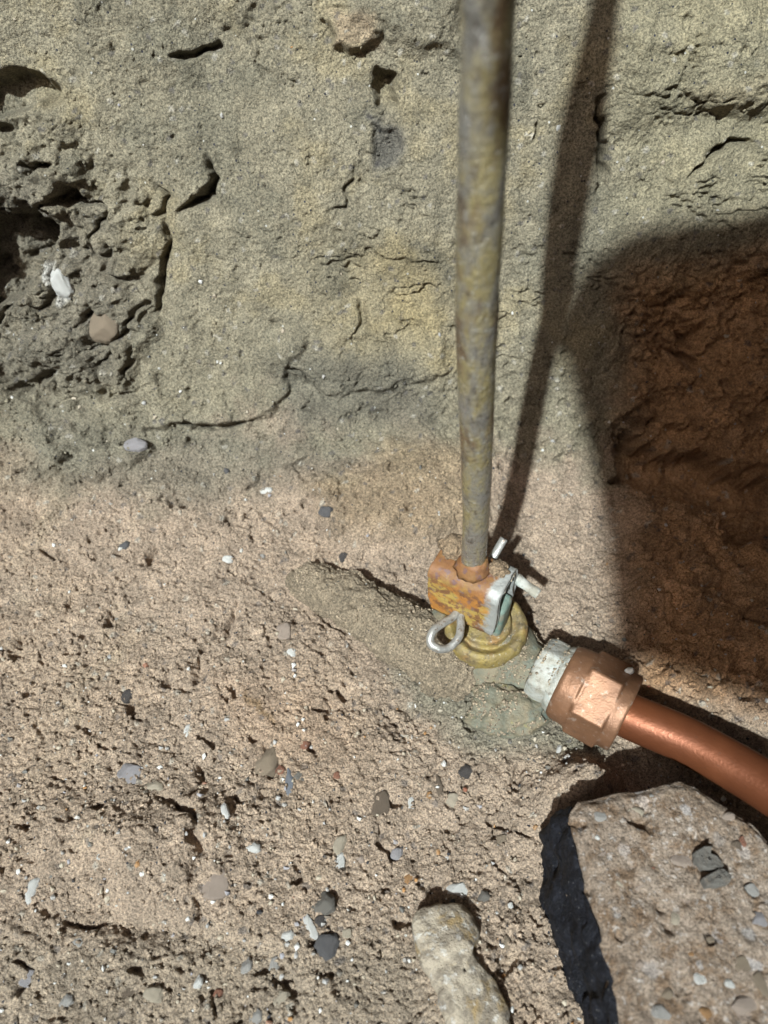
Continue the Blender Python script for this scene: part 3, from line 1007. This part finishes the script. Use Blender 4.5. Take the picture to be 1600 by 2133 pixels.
# lime crust specks on the nut's far corner
V1, F1 = lump('lime', .0022, 8, 3, (1, .7, 1.1), .4, .3)
lime = link_mesh('lime_crust', mesh_py('lime_crust', V1, F1), M['stone_white'], valve)
q = at(1312, 1398, .040); lime.location = (q[0] - Vc[0], q[1] - Vc[1], .040)

# dirt-caked old pipe running into the valve from the left
oldp = [at(612, 1180, .012), at(660, 1205, .016), at(740, 1245, .017), at(830, 1300, .018), at(920, 1352, .017), at(985, 1385, .012)]
path = smooth_path(oldp, 260)
rad = np.interp(np.linspace(0, 1, 260), [0, .04, .12, .4, .8, 1], [.003, .009, .0125, .0155, .0185, .019])
V, F = tube_arrays(path - path[-1], rad, 140)
V += np.stack([fbm3(V, .011, 4, 101), fbm3(V, .011, 4, 102), fbm3(V, .011, 4, 103)], -1) * .0042
V += np.stack([fbm3(V, .003, 2, 105), fbm3(V, .003, 2, 106), fbm3(V, .003, 2, 107)], -1) * .0012
V += np.stack([fbm3(V, .0022, 3, 108), fbm3(V, .0022, 3, 109), fbm3(V, .0022, 3, 110)], -1) * .0011
V[:, 2] -= .008
me = soil_mesh('buried_pipe', V, F, (.315, .25, .175))
op = link_mesh('buried_pipe', me, M['crumb']); op.location = path[-1]
tag(op, 'soil caked old service pipe running into the valve from the left', 'pipe')

# ------------------------------------------------------------------ copper service pipe
o0 = np.array([Vc[0], Vc[1], .0235]) + Sd * side + Dn * (n0 + .030)
o1 = o0 + Dn * .008
c2 = at(1420, 1538, .0265); c3 = at(1510, 1586, .030); c4 = at(1600, 1640, .035)
c5 = at(1690, 1700, .041); c6 = at(1900, 1850, .052)
path = smooth_path([o0, o1, c2, c3, c4, c5, c6], 160)
V, F = tube_arrays(path - o0, .0113, 48)
cu = link_mesh('copper_pipe', mesh_py('copper_pipe', V, F), M['copper'])
cu.location = o0
tag(cu, 'smooth brown copper pipe curving from the bronze nut to the right', 'pipe')

# ------------------------------------------------------------------ cotter pin
H0 = Vector(Rb) + Ad * -.0118 + Wd * .0000 + Zd * -.0285
cot = empty('cotter_pin', H0)
tag(cot, 'grey steel cotter pin with open loop through the rusty clevis', 'cotter pin')
tilt = (Wd * .80 + Zd * -.25 + Ad * .35).normalized()
loop = [Ad * .012 + tilt * .0014, Ad * .000 + tilt * .0018, Ad * -.006 + tilt * .0042, Ad * -.0125 + tilt * .0062, Ad * -.0185 + tilt * .0042, Ad * -.0205 - tilt * .0002,
        Ad * -.0185 - tilt * .0056, Ad * -.0125 - tilt * .0072, Ad * -.006 - tilt * .0045, Ad * .000 - tilt * .0018, Ad * .012 - tilt * .0014]
path = smooth_path([tuple(v + Zd * -.0022 * (1 if k in (4, 5, 6) else 0)) for k, v in enumerate(loop)], 90)
V, F = tube_arrays(path, .0021, 18)
V += np.stack([fbm3(V, .004, 2, 111)] * 3, -1) * .0003
link_mesh('loop', mesh_py('loop', V, F), M['wire'], cot)
back = Ad * .026
t1 = Vector(at(1050, 1122, .075)) - H0
t0 = Vector(at(1024, 1166, .068)) - H0
V, F = tube_arrays(smooth_path([tuple(back), tuple(back * .8 + t0 * .4), tuple(t0), tuple(t1)], 40), .0022, 14, True, (1, .65))
lg = link_mesh('leg', mesh_py('leg', V, F), M['wire'], cot)
a0 = Vector(at(1070, 1203, .062)) - H0; a1 = Vector(at(1086, 1213, .062)) - H0; a2 = Vector(at(1122, 1238, .060)) - H0
V, F = tube_arrays(smooth_path([tuple(back), tuple(a0), tuple(a1), tuple(a2)], 40), .0027, 14, True, (1, .8))
V += np.stack([fbm3(V, .003, 2, 121)] * 3, -1) * .0003
lg2 = link_mesh('leg', mesh_py('leg', V, F), M['pale'], cot)
lg2['label'] = 'pale leg tip bent outwards to the right'

# ------------------------------------------------------------------ broken concrete chunk, tarred on its side
def outline(pts, n, jag):
    P_ = np.array([*pts, pts[0]], float)
    L_ = np.concatenate([[0], np.cumsum(np.hypot(*np.diff(P_, axis=0).T))])
    u = np.linspace(0, L_[-1], n, endpoint=False)
    Q = np.stack([np.interp(u, L_, P_[:, 0]), np.interp(u, L_, P_[:, 1])], -1)
    if jag:
        Z = np.stack([Q[:, 0], Q[:, 1], Q[:, 0] * 0], -1)
        Q = Q + jag * np.stack([fbm3(Z, .012, 4, 171), fbm3(Z, .012, 4, 172)], -1)
    return Q


def slab_from_outline(top_pts, z_fn, foot_pts, z_foot, rings=70, nang=420, side=26, jag=.0):
    """closed stone: top outline -> surface, sides reaching to the foot outline"""
    T = outline(top_pts, nang, jag); B = outline(foot_pts, nang, jag)
    c = T.mean(0)
    V = []
    rr = np.linspace(0, 1, rings) ** .8
    for r in rr[1:]:
        q = c + (T - c) * r
        z = z_fn(q) - .0025 * sstep(.93, 1.0, np.array([r]))[0]
        V.append(np.stack([q[:, 0], q[:, 1], z], -1))
    ztop = V[-1][:, 2]
    for k in range(1, side + 1):
        f = k / side
        q = T + (B - T) * f ** .8
        V.append(np.stack([q[:, 0], q[:, 1], ztop + (z_foot - ztop) * f], -1))
    V = np.concatenate(V)
    n = rings - 1 + side
    F = grid_faces(n, nang, True)
    V = np.vstack([V, [[c[0], c[1], z_fn(c[None, :])[0]]]])
    a = np.arange(nang); b_ = (a + 1) % nang
    tri_ = [(len(V) - 1, int(i), int(j)) for i, j in zip(a, b_)]
    ntop = (rings - 1) * nang
    return V, F, tri_, ntop, nang

zt = .052
top_px = [(1186, 1690), (1206, 1668), (1320, 1645), (1424, 1623), (1450, 1634), (1520, 1680), (1600, 1738), (1740, 1880), (1800, 2050), (1780, 2300),
          (1560, 2400), (1330, 2330), (1302, 2200), (1300, 2110), (1293, 2020), (1268, 1950), (1240, 1890), (1222, 1830), (1208, 1770), (1193, 1725)]
top_w = [at(x, y, zt)[:2] for x, y in top_px]
ctr = np.mean(top_w, 0)
foot_w = []
for (x, y), p in zip(top_px, top_w):
    foot_w.append(np.array(p) + (np.array(p) - ctr) / np.linalg.norm(np.array(p) - ctr) * .004)
def zfun(q):
    P_ = np.stack([q[:, 0], q[:, 1], np.zeros(len(q))], -1)
    return zt + .0016 * fbm3(P_, .03, 3, 131) + .0016 * fbm3(P_, .010, 3, 132)
V, F, tri_, ntop, nang = slab_from_outline(top_w, zfun, foot_w, -.012, jag=.0016)
P_ = V.copy()
fine = .0011 * fbm3(P_, .0045, 2, 134) - .0042 * sstep(.25, .6, fbm3(P_, .009, 4, 135))
V[:ntop, 2] += fine[:ntop]
V[ntop:-1] += np.stack([fbm3(P_[ntop:-1], .014, 4, 136), fbm3(P_[ntop:-1], .014, 4, 137), fbm3(P_[ntop:-1], .014, 4, 138)], -1) * .0045 \
    * np.clip((zt - P_[ntop:-1, 2:3]) / .006, 0, 1)
chunk = empty('concrete_chunk', (ctr[0], ctr[1], 0))
tag(chunk, 'big broken pinkish concrete chunk with black tarred side, below the copper pipe', 'concrete chunk')
V0 = V - np.array([ctr[0], ctr[1], 0])
quads = [tuple(f) for f in F]
link_mesh('body', mesh_py('body', V0, quads + tri_), M['concrete'], chunk)
# tar coat: a skin of its own on the left side faces
Vt = V0.copy().reshape(-1)[: (len(V0) - 1) * 3].reshape(-1, nang, 3)
r0 = ntop // nang - 1
ang_sel = [a for a in range(nang) if True]
tx = V[:-1].reshape(-1, nang, 3)[r0, :, :]
ppx, ppy, _ = project(tx)
sel = np.nonzero((ppx < 1312) & (ppy > 1676) & (ppy < 2320))[0]
# contiguous run of angles
runs = np.split(sel, np.nonzero(np.diff(sel) > 1)[0] + 1)
if len(runs) > 1 and runs[0][0] == 0 and runs[-1][-1] == nang - 1:
    runs = [np.concatenate([runs[-1], runs[0]])] + runs[1:-1]
run = max(runs, key=len)
skin = []
rows = Vt.shape[0] - r0
for k in range(rows):
    p = Vt[r0 + k, run]
    out = p - np.array([0, 0, p[:, 2].mean()]); out[:, 2] = 0; out /= np.linalg.norm(out, axis=1)[:, None]
    f = k / (rows - 1)
    lift = .0012 + .0035 * math.sin(min(1, f * 1.6) * math.pi / 2) * 1.0
    q = p + out * lift * np.interp(np.arange(len(run)), [0, 6, len(run) * .5, len(run) - 1], [.2, .9, 1, .9])[:, None] + np.array([0, 0, -.0012 if k == 0 else 0])
    skin.append(q)
skin = np.array(skin); sh = skin.shape
sv = skin.reshape(-1, 3)
sv = sv + np.stack([fbm3(sv, .012, 4, 141), fbm3(sv, .012, 4, 142), fbm3(sv, .012, 4, 143)], -1) * .005 * np.repeat(np.clip(np.arange(rows) / 3, .1, 1), len(run))[:, None]
link_mesh('tar_coat', mesh_np('tar_coat', sv, grid_faces(rows, len(run)), True), M['tar'], chunk)['label'] = 'black tar coat on the broken side'

# stones: shared meshes
ROCKS = []
for sd in range(10):
    bm = bmesh.new(); bmesh.ops.create_icosphere(bm, subdivisions=4, radius=1)
    V = np.array([v.co[:] for v in bm.verts]); F = [tuple(v.index for v in f.verts) for f in bm.faces]; bm.free()
    rg = np.random.RandomState(sd)
    for k in range(10):                       # chop facets
        n_ = rg.normal(size=3); n_ /= np.linalg.norm(n_); dd = rg.uniform(.52, .88)
        h = V @ n_ - dd
        V = V - np.clip(h, 0, None)[:, None] * n_ * .92
    V = V * 1.15 * (1 + .18 * fbm3(V + sd, .5, 4, sd + 300, .6))[:, None]
    me = mesh_py('stone_shape', V, F, True)
    ROCKS.append(me)
def rock_obj(name, shape, mat, size, loc, rot, parent=None):
    o = bpy.data.objects.new(name, ROCKS[shape % len(ROCKS)])
    COL.objects.link(o)
    if not o.data.materials: o.data.materials.append(M['stone_pale'])
    o.material_slots[0].link = 'OBJECT'; o.material_slots[0].material = M['stone_' + mat]
    o.scale = size; o.location = loc; o.rotation_euler = rot
    if parent: o.parent = parent
    return o

rs = random.Random(11)
# aggregate showing in the concrete
agg = [(1375, 1727, 24, 14, 'pale'), (1270, 1790, 36, 26, 'pink'), (1418, 1796, 28, 20, 'pink'), (1242, 1745, 12, 10, 'white'), (1590, 1923, 22, 22, 'lilac'),
       (1460, 2038, 20, 17, 'white'), (1535, 1760, 18, 12, 'brown'), (1408, 1912, 14, 14, 'cream'), (1330, 1690, 18, 10, 'cream'), (1450, 1700, 12, 9, 'brown'),
       (1500, 1880, 14, 12, 'tan'), (1560, 2010, 34, 24, 'tan'), (1550, 2095, 30, 20, 'pink'), (1390, 2070, 16, 14, 'tan'), (1340, 1850, 16, 10, 'pink'),
       (1520, 2050, 12, 10, 'white'), (1360, 1810, 10, 8, 'red'), (1250, 1700, 20, 12, 'pale'), (1480, 1960, 22, 16, 'tan'), (1300, 1920, 12, 10, 'brown'),
       (1420, 1860, 9, 7, 'white'), (1570, 1850, 16, 14, 'pale'), (1440, 1990, 10, 9, 'orange'), (1330, 2010, 16, 12, 'pink'), (1350, 1945, 10, 10, 'dark'),
       (1380, 2110, 22, 16, 'pale'), (1300, 1750, 9, 8, 'brown'), (1585, 2050, 16, 24, 'tan'), (1520, 1700, 16, 10, 'pink'), (1290, 1840, 10, 9, 'cream'),
       (1440, 1760, 9, 8, 'red'), (1550, 1750, 9, 12, 'red'), (1470, 2110, 14, 12, 'orange'), (1355, 1660, 14, 9, 'pale'), (1400, 1665, 10, 8, 'white')]
for k, (x, y, a, b_, m_) in enumerate(agg):
    p = at(x, y, zt)
    s_ = np.linalg.norm(p - CAM) / FPX
    rock_obj('aggregate_stone', k, m_, (a * s_ * .8, b_ * s_ * .85, .0024), (p[0] - ctr[0], p[1] - ctr[1], zt - .0019), (rs.uniform(-.15, .15), rs.uniform(-.15, .15), rs.uniform(-.3, .3)), chunk)
M['flake'] = mat_stone('dark_flake', (.17, .155, .135), (.10, .09, .08), 200, .8, .0008, .3)
# two grey flakes lying on the chunk
def flake(px_pts, z, th_, name, label, mat):
    pts_ = [at(x, y, z)[:2] for x, y in px_pts]
    c_ = np.mean(pts_, 0)
    Vv, Ff, tr_, nt_, na = slab_from_outline(pts_, lambda q: np.full(len(q), z) + .0006 * fbm3(np.stack([q[:, 0], q[:, 1], q[:, 0] * 0], -1), .006, 3, 7), pts_, z - th_, 14, 60, 5)
    Vv = Vv + np.stack([fbm3(Vv, .004, 3, 151), fbm3(Vv, .004, 3, 152), fbm3(Vv, .004, 3, 153)], -1) * .0008
    me = mesh_py(name, Vv - np.array([c_[0], c_[1], z - th_]), [tuple(f) for f in Ff] + tr_)
    o = link_mesh(name, me, mat); o.location = (c_[0], c_[1], z - th_)
    tag(o, label, 'stone flake')
    return o
flake([(1448, 1772), (1468, 1760), (1482, 1764), (1480, 1778), (1502, 1788), (1512, 1802), (1506, 1815), (1486, 1812), (1464, 1808), (1450, 1792)], zt + .0040, .0045, 'stone_flake',
      'upper dark grey flake lying on the concrete chunk', M['flake'])
flake([(1466, 1828), (1486, 1816), (1510, 1808), (1524, 1822), (1520, 1840), (1494, 1846), (1474, 1846)], zt + .0052, .0055, 'stone_flake',
      'lower dark grey flake with brown rim lying on the concrete chunk', M['flake'])

# ------------------------------------------------------------------ long mottled stone bottom centre
ls_px = [(872, 1940), (882, 1905), (915, 1886), (960, 1888), (988, 1910), (1000, 1940), (988, 1975), (1010, 2015), (1035, 2060), (1052, 2110), (1060, 2180), (1010, 2230), (955, 2200), (935, 2120), (915, 2060), (892, 2005)]
lz = .016
pts_ = [at(x, y, .008)[:2] for x, y in ls_px]
c_ = np.mean(pts_, 0)
pts_ = [c_ + (q_ - c_) * np.array([1.16, 1.05]) for q_ in pts_]
T_ = smooth_path([*pts_, pts_[0]], 181)[:-1]
V = []
for r, z in [(r, z) for r, z in zip(np.sin(np.linspace(.02, math.pi / 2, 40)), np.cos(np.linspace(.02, math.pi / 2, 40)))] + [(1.0, -.4), (.95, -.9)]:
    q = c_ + (T_ - c_) * r
    # follow the stone's spine rather than one dome
    V.append(np.stack([q[:, 0], q[:, 1], np.full(len(q), .0028 + .0085 * np.sign(z) * abs(z) ** .8)], -1))
V = np.concatenate(V)
V[:, 2] += .0035 * fbm3(V, .02, 3, 161)
V += np.stack([fbm3(V, .008, 3, 162), fbm3(V, .008, 3, 163), fbm3(V, .008, 3, 164)], -1) * .0018
F = [tuple(f) for f in grid_faces(42, 180, True)] + [tuple(range(180))]
def mat_mottled():
    m, nt, b = mat_new('mottled_stone'); n = NB(nt)
    col_ = n.mix(n.ramp(n.noise(100, 5, .7), [(.44, 0.0), (.56, 1.0)]), (.46, .385, .29), (.25, .205, .155))
    col_ = n.mix(n.ramp(n.noise(90, 5, .65, .4), [(.55, 0.0), (.66, .8)]), col_, (.42, .29, .13))
    col_ = n.mix(n.ramp(n.noise(130, 5, .65), [(.57, 0.0), (.68, .8)]), col_, (.17, .155, .145))
    col_ = n.mix(n.ramp(n.noise(260, 4, .65), [(.56, 0.0), (.66, .8)]), col_, (.64, .60, .54))
    bp = n.bump(n.noise(420, 4, .7), .0016, .9)
    n.set(b, color=col_, rough=.8, spec=.3, normal=bp)
    return m
ls = link_mesh('long_stone', mesh_py('long_stone', V - np.array([c_[0], c_[1], 0]), F), mat_mottled())
ls.location = (c_[0], c_[1], .0)
tag(ls, 'long mottled cream and grey stone lying at the bottom beside the concrete chunk', 'stone')

# ------------------------------------------------------------------ pebbles one can pick out: x, y, width, height, colour, label
PEB = [
 (273, 1601, 50, 32, 'lilac', 'pale lilac grey pebble left of the cream chip on the left floor', .5),
 (312, 1633, 42, 24, 'cream', 'cream chip just below the pale lilac grey pebble', 0),
 (65, 1848, 26, 46, 'white', 'upright white oblong stone near the left edge of the floor', 0),
 (450, 1834, 60, 44, 'pink', 'large pinkish cream stone at the foot of the curved floor crack', 0),
 (520, 1767, 36, 22, 'white', 'white blocky chip right of the curved floor crack', .3),
 (385, 1512, 13, 22, 'white', 'small white sliver in the brown floor above the cracks', 0),
 (268, 1443, 24, 24, 'dark', 'dark angular chip high on the left floor', .4),
 (605, 1630, 18, 52, 'slate', 'upright blue grey slate sliver in the middle of the floor', -.1),
 (622, 1610, 30, 18, 'grey', 'short grey flake touching the top of the slate sliver', .2),
 (635, 1548, 20, 14, 'red', 'bright orange red pebble above the slate sliver', .1),
 (582, 1602, 20, 18, 'red', 'round brick red pebble left of the slate sliver', 0),
 (701, 1608, 14, 12, 'red', 'small red pebble right of the slate sliver', 0),
 (795, 1664, 46, 42, 'brown', 'dark brown round stone between slate sliver and long mottled stone', 0),
 (548, 1585, 54, 72, 'tan', 'tan upright stone sunk in the floor left of the brick red pebble', .3),
 (708, 1756, 24, 38, 'cream', 'beige oval pebble touching the big white chip', .2),
 (705, 1806, 32, 54, 'white', 'biggest clean white chip on the middle floor', -.15),
 (745, 1785, 22, 18, 'pink', 'pinkish pebble right of the beige oval pebble', .6),
 (829, 1780, 26, 22, 'lilac', 'pale blue grey pebble above the long mottled stone', 0),
 (849, 1829, 22, 22, 'orange', 'tan orange pebble below the pale blue grey pebble', 0),
 (667, 1880, 48, 38, 'grey', 'grey round stone above the white elongated chip', 0),
 (668, 1912, 24, 18, 'dark', 'dark chip under the grey round stone', 0),
 (646, 1927, 18, 40, 'white', 'white elongated chip leaning beside the dark chip', -.5),
 (598, 1949, 24, 22, 'white', 'small white chip left of the white elongated chip', .4),
 (686, 1966, 50, 44, 'blue', 'dark blue angular stone on the lower floor', .2),
 (727, 1937, 20, 14, 'cream', 'cream oval pebble right of the white elongated chip', 0),
 (512, 2014, 22, 26, 'pale', 'pale grey upright pebble on the lower floor', 0),
 (568, 2003, 22, 30, 'pale', 'greenish grey pebble right of the pale grey upright pebble', 0),
 (588, 2075, 28, 26, 'cream', 'yellow cream chip near the bottom edge', .4),
 (415, 2047, 20, 20, 'white', 'white grey chip above the small pink red pebble', .2),
 (450, 2069, 18, 16, 'red', 'small pink red pebble near the bottom edge', .3),
 (61, 2039, 36, 26, 'lilac', 'pale blue grey stone in the bottom left corner', .2),
 (135, 2080, 32, 24, 'pale', 'whitish stone right of the bottom left blue grey stone', 0),
 (312, 2068, 42, 26, 'cream', 'wide cream stone near the bottom edge left of the middle', 0),
 (265, 2067, 28, 44, 'brown', 'dark stone left of the wide cream stone', .2),
 (533, 2112, 26, 28, 'pale', 'pale grey stone cut by the bottom edge', 0),
 (471, 1682, 16, 26, 'white', 'narrow white chip right of the curved crack top', -.4),
 (203, 1780, 10, 10, 'white', 'tiny round white pebble on the left floor', 0),
 (962, 1600, 38, 26, 'dark', 'black rough pebble on the floor below the valve', -.1),
 (938, 1663, 28, 24, 'cream', 'cream chip below the black rough pebble', .2),
 (862, 1668, 16, 20, 'white', 'small white chip left of the cream chip below the valve', 0),
 (919, 1632, 14, 36, 'brown', 'thin reddish brown splinter left of the black rough pebble', -.3),
 (891, 1650, 12, 12, 'orange', 'tiny orange pebble left of the reddish brown splinter', 0),
 (952, 1858, 58, 42, 'white', 'angular white chip resting at the top of the long mottled stone', .15),
 (1000, 1864, 30, 24, 'grey', 'dull grey pebble right of the angular white chip', 0),
 (1163, 1564, 11, 28, 'white', 'thin white sliver under the bronze nut', .3),
 (892, 2030, 20, 28, 'pale', 'pale chip at the left flank of the long mottled stone', 0),
 (557, 1016, 24, 12, 'white', 'white flat chip high up where floor meets wall', 0),
 (478, 1163, 22, 13, 'white', 'white chip in the crumbly bank left of the caked pipe', 0),
 (547, 1158, 14, 12, 'pale', 'pale pebble right of the white chip in the crumbly bank', 0),
 (262, 1135, 20, 16, 'blue', 'small dark blue chip in the bank on the left', 0),
 (714, 1156, 18, 18, 'dark', 'black chip above the soil caked old pipe', .6),
 (675, 1056, 26, 18, 'blue', 'dark blue chip in the brown bank left of the rod', .3),
 (468, 979, 16, 12, 'blue', 'small dark blue speck at the wall foot', 0),
 (602, 1356, 20, 15, 'white', 'white pebble below the soil caked old pipe', 0),
 (592, 1310, 32, 28, 'pink', 'pale pink stone sunk below the tip of the soil caked pipe', 0),
 (275, 934, 46, 22, 'lilac', 'flat lilac grey stone set in the wall foot', .1),
 (790, 1328, 20, 16, 'orange', 'orange pebble under the soil caked old pipe', 0),
 (1160, 269, 9, 9, 'white', 'tiny white pebble in the wall between rod and pipe shadow', 0),
 (214, 694, 62, 56, 'tan', 'tan round stone embedded in the broken wall at left', .3),
 (122, 592, 36, 50, 'white', 'white chalky stone in the broken wall at left', -.4),
 (1040, 1745, 22, 16, 'tan', 'tan pebble between the valve and the concrete chunk', 0),
 (1050, 1960, 18, 22, 'tan', 'tan pebble in the gap between the mottled stone and the tarred side', 0),
 (1060, 1885, 12, 10, 'white', 'tiny white pebble in the gap beside the tarred side', 0),
 (160, 1965, 30, 22, 'pale', 'pale stone in the hollow at lower left', 0),
]
for k, (x, y, w, h, m_, lab, rot) in enumerate(PEB):
    i = ground_at(x, y)
    if i is None: continue
    p = Vector(P3[i]); s_ = FT_[i] / FPX
    nrm = normal_at(i)
    a = w * s_ * .60; b_ = h * s_ * .60
    o = rock_obj('pebble', k * 3 + (k // 3), m_, (a, b_ * 1.08, min(a, b_) * .75), p - nrm * min(a, b_) * .38, (0, 0, 0))
    X_ = Vector((1, 0, 0)); Y_ = nrm.cross(X_).normalized()
    R_ = Matrix((X_, Y_, nrm)).transposed()
    o.rotation_euler = (R_ @ Matrix.Rotation(-rot + rs.uniform(-.2, .2), 3, 'Z')).to_euler()
    tag(o, lab, 'pebble', 'pebbles scattered in the soil')

# ------------------------------------------------------------------ grit and crumbs nobody could count
def scatter(name, count, rmin, rmax, mats, wfun, seed, soil=False, lift=.2):
    rg = np.random.RandomState(seed)
    cand = VI[rg.randint(0, len(VI), count * 4)]
    w = wfun(cand); keep = rg.rand(len(cand)) < w
    cand = cand[keep][:count]; n = len(cand)
    bm = bmesh.new(); bmesh.ops.create_icosphere(bm, subdivisions=1, radius=1)
    T = np.array([v.co[:] for v in bm.verts]); FT = np.array([[v.index for v in f.verts] for f in bm.faces]); bm.free()
    r = rmin + (rmax - rmin) * rg.rand(n) ** 2.2
    Vs = T[None] * (1 + .35 * rg.normal(size=(n, len(T), 1)).clip(-1, 1))
    Vs = Vs * (.65 + .6 * rg.rand(n, 1, 3)) * r[:, None, None]
    N = np.stack([np.zeros(n), NY[cand], NZ[cand]], -1)
    Vs = Vs + (P3[cand] + N * (r * lift)[:, None])[:, None, :]
    Fs = (FT[None] + (np.arange(n) * len(T))[:, None, None]).reshape(-1, 3)
    cols = None
    if soil:
        cc = np.repeat(col[cand] * (.85 + .4 * rg.rand(n, 1)), len(T), 0)
        cols = {'tint': np.clip(cc, 0, 1)}
    me = mesh_np(name, Vs.reshape(-1, 3), Fs, soil, cols)
    for m_ in mats: me.materials.append(m_)
    if len(mats) > 1:
        mi = rg.choice(len(mats), n, p=np.array([.18, .26, .26, .12, .06, .02, .04, .06]))
        me.polygons.foreach_set('material_index', np.repeat(mi, len(FT)).astype(np.int32))
    o = bpy.data.objects.new(name, me); COL.objects.link(o); o['kind'] = 'stuff'
    return o
fl = 1 - sstep(.02, .14, BZ)
scatter('soil_crumbs', 13000, .0004, .0015, [M['crumb']], lambda c: np.clip((.25 + .75 * fl[c]) * rough[c] * .8, 0, 1), 5, True, -.05)
scatter('grit', 1600, .0003, .0015, [M['stone_' + s] for s in ('white', 'cream', 'pale', 'grey', 'dark', 'red', 'orange', 'lilac')],
        lambda c: np.clip(.02 + .94 * fl[c] * sstep(1100, 1900, FPY_[c]) + .10 * fl[c], 0, 1), 6, False, .3)


# loose soil dusted over the buried fittings
def dust_on(objs, count, rmin, rmax, seed, zmin=.35):
    rg = np.random.RandomState(seed)
    bpy.context.view_layer.update()
    PT, NN = [], []
    for o, cnt in zip(objs, count):
        me = o.data; n = len(me.vertices)
        co = np.empty(n * 3, np.float32); me.vertices.foreach_get('co', co); co = co.reshape(-1, 3)
        no = np.array([v.normal[:] for v in me.vertices])
        mw = np.array(o.matrix_world)
        w = co @ mw[:3, :3].T + mw[:3, 3]; nn_ = no @ mw[:3, :3].T
        ok = np.nonzero((nn_[:, 2] > zmin) & (fbm3(w, .008, 3, seed) > -.05))[0]
        if len(ok) == 0: continue
        pick = ok[rg.randint(0, len(ok), cnt)]
        PT.append(w[pick]); NN.append(nn_[pick])
    PT = np.vstack(PT); NN = np.vstack(NN); n = len(PT)
    bm = bmesh.new(); bmesh.ops.create_icosphere(bm, subdivisions=1, radius=1)
    T = np.array([v.co[:] for v in bm.verts]); FT = np.array([[v.index for v in f.verts] for f in bm.faces]); bm.free()
    r = rmin + (rmax - rmin) * rg.rand(n) ** 2
    Vs = T[None] * (1 + .3 * rg.normal(size=(n, len(T), 1)).clip(-1, 1)) * (.6 + .6 * rg.rand(n, 1, 3)) * r[:, None, None] + PT[:, None, :]
    cc = np.repeat(np.array([.44, .35, .25]) * (.75 + .5 * rg.rand(n, 1)), len(T), 0)
    me = mesh_np('soil_dust', Vs.reshape(-1, 3), (FT[None] + (np.arange(n) * len(T))[:, None, None]).reshape(-1, 3), True, {'tint': cc})
    me.materials.append(M['crumb'])
    o = bpy.data.objects.new('soil_dust', me); COL.objects.link(o); o['kind'] = 'stuff'
dust_on([body, bo, hexo, collar, op, cl, nk], [700, 500, 120, 160, 1400, 420, 200], .00025, .0010, 17)
